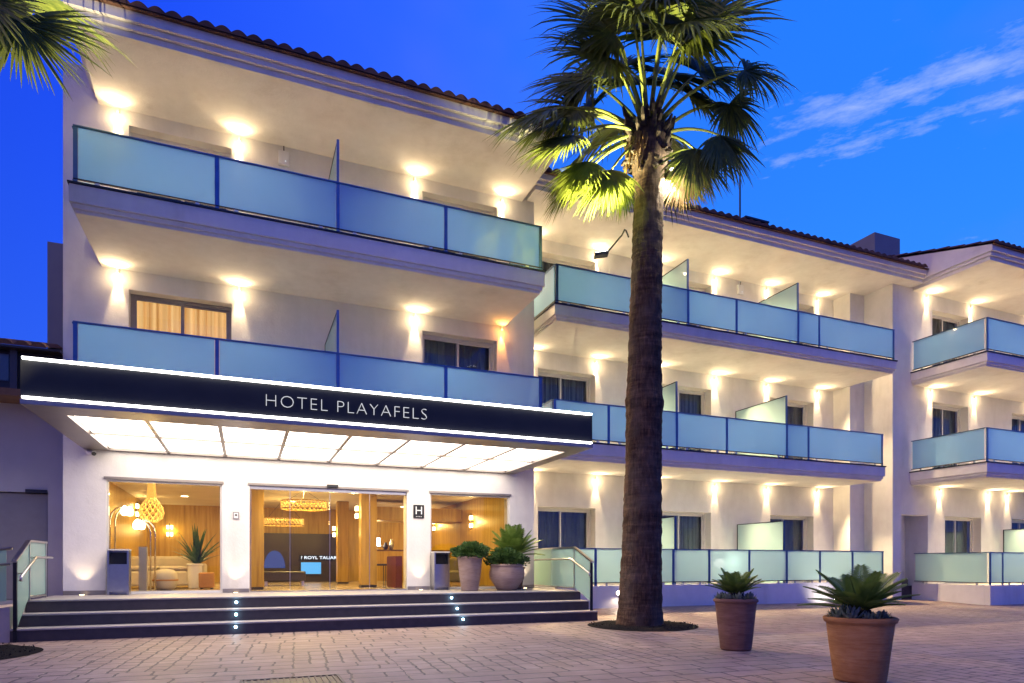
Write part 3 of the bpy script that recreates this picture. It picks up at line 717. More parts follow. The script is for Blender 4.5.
for x in (-.90, -.70):
    for y in (15.43, 15.63): bx(x, x+.04, y, y+.04, P+.003, P+.029).build('foot', 'black_plastic', t)
t = thing('armchair', (4.72, 15.2, P), 'olive green armchair behind the right window', 'armchair')
bx(4.35, 5.05, 15.0, 15.6, P+.10, P+.38).build('seat', 'olive_fabric', t, bevel=.05); bx(4.35, 5.05, 15.602, 15.78, P+.10, P+.70).build('backrest', 'olive_fabric', t, bevel=.06)
for x in (4.28, 5.0): bx(x, x+.13, 14.98, 15.77, P+.08, P+.56).build('armrest', 'olive_fabric', t, bevel=.04)
for x in (4.32, 5.06):
    for y in (15.02, 15.7): bx(x, x+.04, y, y+.04, P+.003, P+.09).build('leg', 'black_plastic', t)
t = thing('bench', (.9, 17.2, P), 'low dark bench in front of the dark lobby wall', 'bench')
bx(.40, 1.40, 17.0, 17.5, P+.12, P+.36).build('seat', 'lobby_dark', t, bevel=.02)
for x in (.44, 1.30): bx(x, x+.06, 17.04, 17.46, P+.003, P+.119).build('leg', 'steel', t)
t = thing('bar_stool', (3.1, 16.4, P), 'dark stool with low back by the red lobby screen', 'stool')
bx(2.95, 3.3, 16.3, 16.62, P+.50, P+.55).build('seat', 'black_plastic', t, bevel=.01); bx(2.95, 3.0, 16.3, 16.62, P+.552, P+.95).build('backrest', 'black_plastic', t, bevel=.01)
for x in (2.97, 3.26):
    for y in (16.32, 16.58): bx(x, x+.022, y, y+.022, P+.003, P+.499).build('leg', 'black_plastic', t)
t = thing('shelf_lamp', (3.38, 18.1, 1.5), 'small white table lamp glowing on the reception shelf', 'table lamp')
MB().lathe([(.05, 0), (.05, .015), (.012, .02), (.012, .10)], (3.38, 18.1, 1.503), 16).build('stand', 'steel', t); MB().lathe([(.10, .10), (.08, .32)], (3.38, 18.1, 1.503), 20).build('shade', 'lamp_white', t)
light('lamp', 'POINT', (3.38, 18.05, 1.95), 5, WARM, t, size=.08)
for x, hh, lb in ((3.62, .20, 'squat dark vase on the reception shelf'), (3.78, .30, 'tall vase on the reception shelf')):
    o = MB().lathe([(.04, 0), (.07, hh*.3), (.075, hh*.5), (.03, hh*.85), (.045, hh)], (x, 18.1, 1.502), 18, ).build('vase', 'steel' if hh > .25 else 'lobby_dark', None, True); tag(o, lb, 'vase')
# screens on the feature wall
o = MB(); n = 20; pts = [(.80+.30*cos(pi-pi*i/n), 20.53, .98+.52*sin(pi*i/n)) for i in range(n+1)]
o.prism(pts, (0, .018, 0)); tag(o.build('arched_screen', 'screen_blue'), 'glowing blue arched panel on the dark lobby wall', 'screen')
t = thing('lobby_screen', (1.85, 20.5, .8), 'small bright cyan screen on the dark lobby wall', 'screen')
bx(1.52, 2.16, 20.515, 20.548, .76, 1.19).build('bezel', 'black_plastic', t); bx(1.55, 2.13, 20.508, 20.513, .80, 1.15).build('display', 'screen_cyan', t)
t = thing('sign_reflection', (2.1, 20.5, 1.25), 'reflected white lettering built as a dark blue strip above the cyan lobby screen', 'sign')  # lettering mirrored in the glass, built as an added strip on the wall
bx(1.50, 2.92, 20.515, 20.548, 1.215, 1.375).build('board', 'canopy_panel', t); text('? ROYL TAUARETE', .13, (1.55, 20.508, 1.25), 'lettering', 'sign_glow', t, ext=.003, width=1.3)

# ------------------------------------------------------------------ lamps on the facade
def wall_lamp(x, y, soffit, label, group, orange=False, e=1.0, halo=1.0):
    z = soffit - .075
    t = thing('wall_lamp', (x, y, z), label, 'wall lamp', group)
    yy = y - .045
    MB().tube([(x, yy, z-.045), (x, yy, z+.035)], .026, 14).build('body', 'white_plastic', t)
    bx(x-.014, x+.014, yy+.024, y-.002, z-.015, z+.015).build('bracket', 'white_plastic', t)
    lm = 'lamp_orange' if orange else 'lamp_warm'
    for zz_ in (z-.046, z+.0361): MB().tube([(x, yy, zz_), (x, yy, zz_-.003)], .021, 14).build('lens', lm, t)
    e *= random.uniform(.82, 1.12)
    cc = (1, .42, .08) if orange else (1, .72, .38)
    light('downlight', 'SPOT', (x, yy, z-.055), 165*e, cc, t, aim=(0, .05, -1), size=.022, spot=37, blend=.75)
    light('flood', 'SPOT', (x, yy-.22, z-.055), 820*e*halo, cc, t, aim=(0, -.50, -1), size=.06, spot=84, blend=1)
    light('uplight', 'SPOT', (x, yy-.07, z-.09), e*halo*15, cc, t, aim=(0, -1, .75), size=.04, spot=140, blend=.6)
    light('wash', 'POINT', (x, yy-.10, z-.13), 3.5*e*halo, cc, t, size=.03)
ORD = ['first', 'second', 'third', 'fourth', 'fifth', 'sixth', 'seventh']
for z, nm in ((6.40, 'first-floor'), (9.245, 'top-floor')):
    for i, x in enumerate((-2.108, -.115, 3.29, 5.25)):
        orange = z < 7 and i == 3
        lb = 'amber-glowing wall lamp at the right end of the first-floor wall of the entrance block' if orange else f'{ORD[i]} small warm wall lamp from the left under the {nm} ceiling of the entrance block'
        wall_lamp(x, AY, z, lb, 'warm wall lamps under the balcony ceilings', orange, .75 if orange else 1)
for z, nm in ((3.43, 'ground-floor'), (6.46, 'first-floor'), (9.295, 'top-floor')):
    for i, x in enumerate((6.62, 8.46, 10.32, 12.32, 14.22, 16.22)):
        wall_lamp(x, BY, z, f'{ORD[i]} small warm wall lamp from the left under the {nm} ceiling of the middle block', 'warm wall lamps under the balcony ceilings')
for z, xs_, nm in ((3.43, (19.5, 21.78, 22.75), 'ground-floor'), (6.40, (19.1, 21.12, 23.9), 'first-floor'), (9.22, (18.93, 20.95, 23.9), 'top-floor')):
    for i, x in enumerate(xs_):
        wall_lamp(x, CY, z, f'{ORD[i]} small warm wall lamp from the left under the {nm} ceiling of the right-hand block', 'warm wall lamps under the balcony ceilings')
# recessed uplights in the platform
for x, lb in ((-2.62, 'small recessed uplight at the foot of the leftmost white pillar'), (-.17, 'small recessed uplight at the foot of the pillar left of the entrance door'), (3.38, 'small recessed uplight under the dark H plaque'), (5.75, 'small recessed uplight at the foot of the right corner pillar')):
    t = thing('floor_uplight', (x, 13.22, P), lb, 'uplight', 'recessed uplights along the platform')
    MB().tube([(x, 13.22, P+.001), (x, 13.22, P+.008)], .05, 18).build('bezel', 'steel', t); MB().tube([(x, 13.22, P+.0085), (x, 13.22, P+.012)], .036, 18).build('lens', 'lamp_warm', t)
    light('lamp', 'SPOT', (x, 13.22, P+.03), 14, (1, .76, .48), t, aim=(0, .12, 1), size=.02, spot=70, blend=.7)
# fittings: sensor, plaques, camera, boxes on the top walls, downpipe brackets
t = thing('door_sensor', (1.6, AY, 2.66), 'black motion sensor above the glass entrance door', 'sensor')
bx(1.50, 1.72, AY-.075, AY-.032, 2.625, 2.685).build('housing', 'black_plastic', t, bevel=.008); bx(1.53, 1.69, AY-.079, AY-.076, 2.632, 2.65).build('lens', 'dark_metal', t)
t = thing('hotel_plaque', (3.38, AY, 2.2), 'dark square plaque with a white letter H beside the entrance door', 'sign')
bx(3.262, 3.492, AY-.022, AY-.002, 2.065, 2.345).build('board', 'canopy_panel', t, bevel=.004)
text('H', .235, (3.308, AY-.0235, 2.148), 'letter', 'white_plastic', t, ext=.002, width=.138)
sp = MB(); 
def star(cx, cz, r):
    pts = [(cx+(r if i % 2 == 0 else r*.42)*sin(pi*i/5), AY-.0235, cz+(r if i % 2 == 0 else r*.42)*cos(pi*i/5)) for i in range(10)]; sp.prism(pts[::-1], (0, .001, 0))
for i in range(4): star(3.325+.034*i, 2.098, .014)
sp.build('stars', 'white_plastic', t)
t = thing('wall_plate', (-.166, AY, 2.02), 'small pale square plate with a dark dot on the pillar left of the door', 'sign')
bx(-.219, -.114, AY-.016, AY-.002, 1.956, 2.086).build('plate', 'canopy_frame', t); bx(-.205, -.128, AY-.018, AY-.0165, 1.97, 2.072).build('face', 'white_plastic', t); MB().tube([(-.166, AY-.0185, 2.03), (-.166, AY-.022, 2.03)], .019, 12).build('button', 'black_plastic', t)
t = thing('security_camera', (-2.50, 13.25, 3.05), 'white bullet security camera under the left end of the canopy', 'camera')
MB().tube([(-2.53, AY-.003, 3.06), (-2.53, AY-.06, 3.06)], .045, 14).build('mount', 'white_plastic', t); MB().tube([(-2.53, AY-.06, 3.06), (-2.50, AY-.13, 3.04)], .016, 8).build('arm', 'white_plastic', t)
MB().tube([(-2.54, AY-.09, 3.055), (-2.43, AY-.27, 3.01)], .042, 14).build('body', 'white_plastic', t); MB().tube([(-2.4295, AY-.271, 3.0098), (-2.419, AY-.288, 3.0055)], .034, 14).build('lens', 'black_plastic', t)
for x, y, z, lb in ((.69, AY, 9.03, 'white box with a small light on the top wall of the entrance block'), (13.22, BY, 9.05, 'white box high on the top wall of the middle block')):
    t = thing('wall_box', (x, y, z), lb, 'wall box', 'white boxes on the top-floor walls')
    bx(x-.10, x+.10, y-.07, y-.002, z-.17, z+.10).build('housing', 'white_plastic', t, bevel=.012); MB().tube([(x+.03, y-.071, z-.10), (x+.03, y-.075, z-.10)], .012, 10).build('indicator', 'sign_glow', t)
    MB().tube([(x, y-.04, z+.10), (x, y-.04, z+.20)], .010, 8).build('cable', 'black_plastic', t)
# platform balustrades (glass, steel) at both ends of the steps
def balustrade(x, label):
    t = thing('stair_balustrade', (x, 11.9, 0), label, 'balustrade', 'glass balustrades at the ends of the steps')
    yb, ym, yf = 14.05 if x > 0 else 12.55, 11.90 if x > 0 else 11.69, 11.20 if x > 0 else 11.07
    zf = P/3 if x > 0 else 0; zt, zl = 1.46, 1.17
    s = 1 if x < 0 else -1; mid = (yb+ym)/2
    MB().prism([(x-.006, ym, .62), (x-.006, ym, zt-.03), (x-.006, yf+.03, zl-.03), (x-.006, yf+.03, zf+.18)], (.012, 0, 0)).build('glass_panel', 'green_glass', t)
    for a, b in (((ym+.02, mid-.012), (mid+.012, yb)) if x > 0 else ((ym+.02, yb),)):
        bx(x-.006, x+.006, a, b, .62, zt-.03).build('glass_panel', 'green_glass', t)
    bx(x-.03, x+.03, ym, yb, zt-.03, zt).build('top_rail', 'steel', t)
    MB().prism([(x-.03, ym, zt-.03), (x-.03, ym, zt), (x-.03, yf-.06, zl-.02), (x-.03, yf-.06, zl-.05)], (.06, 0, 0)).build('top_rail', 'steel', t)
    bx(x-.022, x+.022, yf-.02, yf+.02, zf, zl-.03).build('post', 'dark_metal', t)
    for y in (ym, yb): bx(x-.018, x+.018, y-.014, y+.014, P+.002, zt-.031).build('post', 'steel', t)
    bx(x-.014, x+.014, ym+.02, yb, P+.035, P+.058).build('bottom_rail', 'steel', t)
    h = x + .09*s
    MB().tube([(h, yb, 1.20), (h, ym, 1.20), (h, yf-.08, .92), (h, yf-.10, .86)], .019, 10).build('handrail', 'steel', t, True)
    for y, z in ((yb-.2, 1.2), (ym, 1.2), (yf+.05, .968)): MB().tube([(h, y, z), (x+.006*s, y, z)], .008, 6).build('bracket', 'steel', t)
balustrade(-2.99, 'glass balustrade with sloping rail at the left end of the steps'); balustrade(6.29, 'glass balustrade with sloping rail at the right end of the steps')
# ramp on the left with its glass guard
t = thing('ramp', (-5.2, 12, 0), 'pale ramp with glass guard rail to the left of the steps', 'ramp')
MB().prism([(-7.6, 11.1, 0), (-3.06, 11.1, 0), (-3.06, 11.1, P-.06), (-7.6, 11.1, .02)], (0, .14, 0)).build('kerb_wall', 'terrace_floor', t)
MB().prism([(-7.6, 11.242, 0), (-3.06, 11.242, 0), (-3.06, 11.242, P-.08), (-7.6, 11.242, .004)], (0, 2.7, 0)).build('slope', 'terrace_floor', t)
MB().prism([(-7.5, 11.16, .12), (-3.12, 11.16, P+.02), (-3.12, 11.16, 1.30), (-7.5, 11.16, .95)], (0, .012, 0)).build('glass_panel', 'green_glass', t)
MB().tube([(-7.5, 11.166, .97), (-3.05, 11.166, 1.32)], .022, 8).build('rail', 'steel', t)
MB().tube([(-7.5, 11.09, .75), (-3.05, 11.09, 1.10)], .018, 8).build('handrail', 'steel', t)
for x in (-7.4, -6.0, -4.6): bx(x, x+.04, 11.14, 11.19, .1, .98+.08*(x+7.5)).build('post', 'steel', t)

# ------------------------------------------------------------------ low building on the left
L = thing('side_building', (-7, 14.2, 0), 'low dark grey building with a tiled roof edge at the left edge', 'building')
wall(-14, AX0-.004, 0, 3.939, 13.98, .25, [(-6.3, -3.29, .46, 2.38)]).build('wall', 'grey_plaster', L)
bx(-14, AX0-.004, 14.24, 20, 0, 4.1).build('wall', 'grey_plaster', L)
d = bx(-6.28, -3.31, 14.06, 14.11, .47, 2.36).build('door', 'grey_door', L); bx(-3.62, -3.30, 13.94, 13.979, 2.37, 2.43).build('door_closer', 'black_plastic', d)
bx(-14, AX0-.006, 13.30, 13.975, 3.94, 4.06).build('eave_beam', 'wood_beam', L)
bx(-14, AX0-.006, 13.50, 14.3, 4.062, 4.74).build('band', 'lobby_dark', L)
bx(-14, -3.72, 13.44, 13.495, 4.22, 4.66).build('window', 'window_glass', L); bx(-14, -3.74, 13.497, 13.499, 4.22, 4.66).build('window_back', 'grey_plaster', L)
bx(-3.70, -3.60, 13.42, 13.498, 4.064, 4.74).build('mullion', 'dark_frame', L)
t_ = MB(); nx = int(11/.235)*8
for i in range(nx):
    a = [AX0-.01-11.0+.235/8*q for q in (i, i+1)]; hs = [.075*abs(sin(pi*(q % 8)/8)) for q in (i, i+1)]
    z0, z1 = 4.80, 5.35
    t_.quad((a[0], 13.25, z0+hs[0]), (a[1], 13.25, z0+hs[1]), (a[1], 15.2, z1+hs[1]), (a[0], 15.2, z1+hs[0])); t_.quad((a[0], 13.25, z0-.02), (a[1], 13.25, z0-.02), (a[1], 13.25, z0+hs[1]), (a[0], 13.25, z0+hs[0]))
t_.build('roof', 'roof_tile', L); bx(-14, AX0-.012, 13.26, 14.3, 4.742, 4.78).build('roof_board', 'lobby_dark', L)
bx(-3.38, AX0-.004, 14.32, 16.5, 3.9, 7.05).build('chimney', 'pale_render', L)

# ------------------------------------------------------------------ rooftop pieces
t = thing('roof_vent_box', (14.0, 15.2, 10.3), 'grey louvred ventilation box on the tiled roof of the middle block', 'vent')
bx(13.58, 14.35, 15.0, 15.7, 10.1, 11.24).build('housing', 'pale_render', t)
for i in range(5): bx(13.62, 14.31, 14.965, 14.998, 10.60+.12*i, 10.66+.12*i).build('louvre', 'dark_metal', t)
bx(13.52, 14.41, 14.93, 15.76, 11.242, 11.29).build('lid', 'dark_metal', t)
t = thing('antenna_mast', (14.26, 16, 10.4), 'thin tall antenna mast on the roof of the middle block', 'antenna')
MB().tube([(14.26, 16, 10.2), (14.26, 16, 15.7)], [.03, .022], 8).build('mast', 'dark_metal', t); MB().tube([(14.02, 16, 11.7), (14.5, 16, 11.7)], .012, 6).build('crossbar', 'dark_metal', t)

# ------------------------------------------------------------------ fan palms
Rv = Vector((cos(R(22.34)), -sin(R(22.34)), 0)); Fv = Vector((sin(R(22.34)), cos(R(22.34)), 0)); Uz = Vector((0, 0, 1))
def frond(t, start, hast, fan_dir, Lf, droop, seed, mat='palm_leaf', arch=.25, spread=125, n=34, normal=None, pr=.030):
    rr = random.Random(seed); start = Vector(start); hast = Vector(hast); d0 = (hast-start)
    ctrl = (start+hast)/2 + Uz*arch*d0.length
    pts = [(start*(1-q)**2 + ctrl*2*q*(1-q) + hast*q*q) for q in [i/9 for i in range(10)]]
    pet = MB().tube(pts, [pr*(1.25-.75*i/9) for i in range(10)], 7).build('frond', 'petiole', t, True)
    D = Vector(fan_dir).normalized()
    nn = Vector(normal) if normal is not None else Uz
    side = D.cross(nn)
    if side.length < .1: side = D.cross(Fv)
    side.normalize(); nn = side.cross(D).normalized()
    b = MB()
    for i in range(n):
        a = R(spread)*(2*i/(n-1)-1)*1.0 + rr.uniform(-.03, .03)
        dr = (D*cos(a) + side*sin(a)).normalized()
        cup = .22*(1-cos(a)) ; dr = (dr + nn*cup*.4).normalized()
        LL = Lf*(.62+.38*cos(a*.62))*rr.uniform(.70, 1.08)
        K = 7; prev = None; wv = (dr.cross(nn)).normalized(); dp = droop*rr.uniform(.6, 1.9); tw = rr.uniform(-.5, .5)
        p = hast.copy(); dirv = dr.copy()
        for k in range(K):
            q = k/(K-1); wd = Lf*.027*(.35+1.9*q if q < .34 else 1.0*(1-((q-.34)/.66))**.8+.02)
            wv2 = (wv*cos(tw*q) + nn*sin(tw*q)); c_ = p; e = nn*wd*.45
            cur = [c_-wv2*wd+e, c_, c_+wv2*wd+e]
            idx = len(b.v); b.v += [Vector(x) for x in cur]
            if k:
                for s_ in (0, 1): b.f.append((idx-3+s_, idx-2+s_, idx+1+s_, idx+s_))
            dirv = (dirv - Uz*dp*(.10+.55*q*q)).normalized(); p = p + dirv*(LL/(K-1))
    b.build('blade', mat, pet, True)
def camdir(r, u, f=0): return (Rv*r + Uz*u + Fv*f)
palm = thing('fan_palm', (6.48, 9.76, 0), 'tall fan palm with a thick ringed trunk standing in front of the middle block', 'palm')
def trunk(t, x0, y0, ztop, lean, prof, seed=0):
    b = MB(); n = 48; K = 150; i0 = 0
    for k in range(K+1):
        q = k/K; z = ztop*q
        r = 0
        for (za, ra), (zb, rb_) in zip(prof[:-1], prof[1:]):
            if za <= z <= zb+1e-6: s_ = (z-za)/(zb-za); r = ra+(rb_-ra)*s_
        c = lean(z)
        for j in range(n):
            a = 2*pi*j/n
            ro = r*(1 + .022*noise.noise(Vector((cos(a)*2+seed, sin(a)*2, z*1.2))) ) + .012*noise.noise(Vector((cos(a)*5, sin(a)*5, z*9+seed))) + (.012*noise.noise(Vector((cos(a)*1.6, sin(a)*1.6, z*17+seed))) ) + .035*math.exp(-((z-3.95)/.16)**2)*(.5+noise.noise(Vector((cos(a)*2, sin(a)*2, z*3)))) + .020*noise.noise(Vector((cos(a)*14, sin(a)*14, z*14)))
            b.v.append(Vector((x0+c[0]+ro*cos(a), y0+c[1]+ro*sin(a), z)))
    for k in range(K):
        for j in range(n):
            a, c = k*n+j, k*n+(j+1) % n; b.f.append((a, c, c+n, a+n))
    return b.build('trunk', 'palm_trunk', t, True)
trunk(palm, 6.45, 9.76, 8.9, lambda z: (.028*min(z, 8)+.012*sin(z*.8), .004*z), [(0, .43), (.25, .39), (1.2, .35), (3, .315), (4.0, .312), (5.2, .285), (6.7, .262), (7.9, .262), (8.3, .33), (8.6, .36), (8.9, .28)])
# old leaf bases (boots) under the crown
rr = random.Random(5); CX, CY_ = 6.66, 9.80
for k in range(90):
    a = rr.random()*2*pi; z = 8.05 + rr.random()*.95; u = Vector((cos(a), sin(a), 0)); p = Vector((CX, CY_, z)) + u*(.24 if z < 8.25 else .31)
    ln = rr.uniform(.14, .30); e_ = p + u*ln*.55 + Uz*ln*(.9 if z > 8.4 else -.3); mdl = (p+e_)/2 + u*.03
    MB().tube([p, mdl, e_], [.055, .045, .02], 6).build('leaf_base', 'bark_dark', palm)
fl = MB()
for k in range(26):
    a = pi*1.0 + rr.uniform(-.9, .9); p = Vector((CX, CY_, rr.uniform(8.2, 8.75))) + Vector((cos(a), sin(a), 0))*.33
    fl.tube([p, p+Vector((cos(a)*.06, sin(a)*.06, -.12)), p+Vector((cos(a)*.07+rr.uniform(-.03, .03), sin(a)*.07, -.3))], [.03, .025, .006], 5)
fl.build('flower_husk', 'palm_leaf_old', palm)
HC = Vector((CX, CY_, 8.85)); PXM = 11.55/648.5         # crown heart; metres per photo pixel at the palm
SPEC = [  # petiole end right, up (m from the heart), depth, fan direction (right, up, depth), blade length, droop, old
 (-1.72, .18, -.3, (-1, -.42, -.1), 1.30, .34, 0), (-1.38, -.42, -.5, (-1, -.70, -.3), 1.20, .28, 0), (-.92, -.42, .3, (-.8, -.9, .2), 1.05, .30, 0),
 (-.70, -.86, -.25, (-.50, -1, -.2), 1.05, .22, 0), (-1.15, -.25, .9, (-.8, -.8, .3), 1.1, .3, 0),
 (-.78, .92, -.5, (-1, -.05, -.4), 1.55, .34, 0), (-1.25, .62, .3, (-1, -.2, .1), 1.45, .36, 0), (-.62, 1.55, -.2, (-.85, .35, -.2), 1.65, .34, 0), (-.95, 1.35, .6, (-.9, .3, .3), 1.5, .4, 0),
 (-.25, 1.75, -.5, (-.3, .3, -.7), 1.5, .6, 0), (.05, 1.35, -.9, (.05, -.2, -1), 1.35, .7, 0), (.30, 1.8, .2, (.35, .8, .2), 1.6, .36, 0),
 (.70, 1.65, -.1, (.80, .60, -.1), 1.75, .30, 0), (1.0, 1.35, .4, (.9, .35, .3), 1.5, .36, 0), (.60, 1.15, -.6, (.6, .1, -.8), 1.4, .65, 0),
 (1.66, .92, -.2, (.75, -.25, -.1), 1.05, .70, 0), (1.55, .68, .3, (.45, -.8, .1), 1.05, .5, 0),
 (1.22, -.22, -.2, (.35, -1, -.1), 1.10, .3, 0), (.72, -.55, -.35, (.12, -1, -.1), 1.05, .22, 0), (.58, -.75, .0, (.05, -1, 0), .8, .15, 1), (.42, -.22, .5, (.20, -1, .3), 1.15, .25, 0),
 (.60, -.40, .2, (.3, -1, .1), .95, .3, 0), (-.35, .7, .9, (-.4, .2, .9), 1.4, .4, 0), (.45, .65, 1.1, (.5, 0, .9), 1.4, .45, 0),
 (-1.0, .15, .9, (-.8, -.5, .5), 1.25, .35, 0), (1.0, .2, .9, (.7, -.6, .6), 1.1, .4, 0), (0, 1.4, .8, (0, .6, .5), 1.5, .4, 0), (-.15, 2.1, 0, (-.1, 1, 0), 1.5, .3, 0), (.25, 2.0, -.4, (.3, .8, -.4), 1.5, .45, 0),
 (-.45, 1.15, -1.0, (-.5, -.2, -.8), 1.45, .6, 0), (-1.45, .38, .2, (-1, -.35, .1), 1.35, .35, 0), (-1.1, -.62, -.1, (-.75, -1, 0), 1.05, .2, 0), (-.45, -.80, .1, (-.3, -1, .1), .80, .18, 0), (-.9, 1.0, .9, (-.8, 0, .5), 1.5, .45, 0), (-.35, 1.5, .5, (-.5, .4, .4), 1.5, .4, 0), (.85, 1.0, .5, (.7, .1, .3), 1.35, .45, 0), (.5, 1.5, .7, (.5, .5, .5), 1.5, .4, 0), (.35, 1.0, -1.1, (.4, -.5, -.8), 1.25, .6, 0)]
for i, (r, u, f, fd, Lf, dp, old) in enumerate(SPEC):
    h = HC + camdir(r, u, f); v = (h-HC); s = HC + v.normalized()*.22 + Uz*random.uniform(-.15, .05)
    frond(palm, s, h, camdir(*fd), Lf, dp, 100+i, 'palm_leaf_old' if old else 'palm_leaf', arch=.22 if u < 1 else .08, spread=112 if u > .5 else 74, n=62,
          normal=(-camdir(*fd).normalized()*.2 + Uz*.8 - Fv*.5) if u < .6 else (Uz*.5-Fv*.8))
# floodlights strapped to the palm
t = thing('flood_light', (6.1, 9.6, 6.6), 'black floodlight on a curved arm to the left of the palm trunk', 'floodlight')
tp = Vector((6.59, 9.76, 6.93)); a0 = tp - Rv*.31; a1 = tp - Rv*.38 + Uz*.12; a2 = tp - Rv*.43 + Uz*.02; a3 = tp - Rv*.70 - Uz*.30
MB().tube([a0-Uz*.02, a0-Rv*.05+Uz*.1, a1, a2, a3], .014, 8).build('arm', 'dark_metal', t)
c = a3 - Rv*.10 - Uz*.06; q = [c+Rv*sx*.125+Fv*sy*.08+Uz*(.02*sx) for sx, sy in ((-1, -1), (1, -1), (1, 1), (-1, 1))]
MB().prism(q, (0, 0, .055)).build('housing', 'black_plastic', t, bevel=.01)
q2 = [p_+Uz*.056 for p_ in [c+(p_-c)*.86 for p_ in q]]; MB().prism(q2, (0, 0, .006)).build('lens', 'lamp_white', t)
light('lamp', 'SPOT', c+Uz*.12, 2700, (1, .86, .40), t, aim=-Rv*.14+Uz*1.0-Fv*.34, size=.06, spot=92, blend=.8)
t = thing('trunk_spotlight', (6.95, 9.6, 8.1), 'small bright spotlight on the palm trunk just below the crown', 'spotlight')
c = Vector((6.63, 9.8, 8.05)) + Rv*.40 - Fv*.10
MB().tube([c-Rv*.12, c-Rv*.02], .012, 8).build('bracket', 'dark_metal', t); MB().tube([c+Uz*.05, c-Uz*.05], .05, 14).build('housing', 'dark_metal', t)
MB().lathe([(.01, -.03), (.04, -.01), (.045, .01), (.03, .03), (.01, .038)], c-Fv*.06, 14).build('lens', 'lamp_white', t, True)
light('lamp', 'SPOT', c-Uz*.08, 170, (1, .84, .58), t, aim=-Uz*1.0-Rv*.10-Fv*.05, size=.03, spot=120, blend=.5)
light('glow', 'POINT', c-Fv*.20+Rv*.14+Uz*.05, 32, (1, .88, .6), t, size=.04)

palm2 = thing('fan_palm', (-3.62, 9.7, 0), 'fan palm at the left edge with only its lowest fronds in view', 'palm')
trunk(palm2, -3.62, 9.7, 8.0, lambda z: (-.01*z, 0), [(0, .46), (1, .40), (4, .36), (7.6, .30), (8.0, .24)], 4)
H2 = Vector((-3.70, 9.7, 7.95))
S2 = [(1.22, -.55, -.35, (-.05, -1, -.1), .95, .15), (1.50, -.68, -.2, (.38, -1, .0), 1.0, .15), (1.05, -.25, .1, (.05, -1, 0), .8, .2), (.72, -.82, -.5, (-.05, -1, -.1), .72, .2), (1.2, .55, .5, (.5, .3, 0), .9, .4),
      (-1.2, .2, -.2, (-1, -.3, 0), 1.1, .3), (.6, 1.2, -.3, (.6, .8, -.2), 1.2, .3), (-.6, 1.3, 0, (-.6, .8, 0), 1.2, .3), (.2, .9, -1.2, (.1, .1, -1), 1.2, .4), (-.9, .5, .9, (-.7, 0, .7), 1.2, .3), (.8, .6, 1.0, (.6, 0, .8), 1.2, .3)]
for i, (r, u, f, fd, Lf, dp) in enumerate(S2):
    h = H2 + camdir(r, u, f); s = H2 + (h-H2).normalized()*.2
    frond(palm2, s, h, camdir(*fd), Lf, dp, 300+i, arch=.25, spread=105, n=52, normal=-camdir(*fd).normalized()*.2 + Uz*.8 - Fv*.5)
t = thing('ground_floodlight', (-3.0, 9.0, 0), 'small floodlight in the gravel bed lighting the left palm', 'floodlight')
bx(-3.30, -3.12, 8.98, 9.10, .05, .17).build('housing', 'black_plastic', t, bevel=.008); bx(-3.29, -3.13, 8.99, 9.09, .171, .175).build('lens', 'lamp_white', t)
light('lamp', 'SPOT', (-3.2, 9.04, .25), 15000, (1, .84, .50), t, aim=(.10, .02, 1), size=.06, spot=30, blend=.6)

# ------------------------------------------------------------------ planters
def pot(t, x, y, z, rb, rt, h, mat, lip=.05, round_=False):
    if round_: prof = [(rb, 0), (rb*1.22, h*.14), (rt*1.03, h*.45), (rt*1.06, h*.66), (rt*.99, h*.86), (rt*.95, h*.90), (rt*1.0, h*.92), (rt*1.01, h*.98), (rt*.97, h), (rt*.90, h), (rt*.88, h*.92)]
    else: prof = [(rb, 0), (rb+.006, .02), (rb+(rt-rb)*.5+.006, h*.5), (rt-.012, h-lip-.02), (rt-.008, h-lip), (rt+.012, h-lip+.012), (rt+.016, h-.014), (rt, h), (rt-.035, h), (rt-.05, h-.07)]
    MB().lathe(prof, (x, y, z), 56, jit=lambda a, zz: .004*sin(zz*55)+.004*noise.noise(Vector((cos(a)*3, sin(a)*3, zz*6)))).build('pot', mat, t, True)
    r = rt*.9 if round_ else rt-.045
    s = MB(); n = 26; s.v.append(Vector((x, y, z+h-.03)))
    for j in range(n): s.v.append(Vector((x+r*cos(2*pi*j/n), y+r*sin(2*pi*j/n), z+h-.055)))
    for j in range(n): s.f.append((0, 1+j, 1+(j+1) % n))
    s.build('soil', 'soil', t, True)
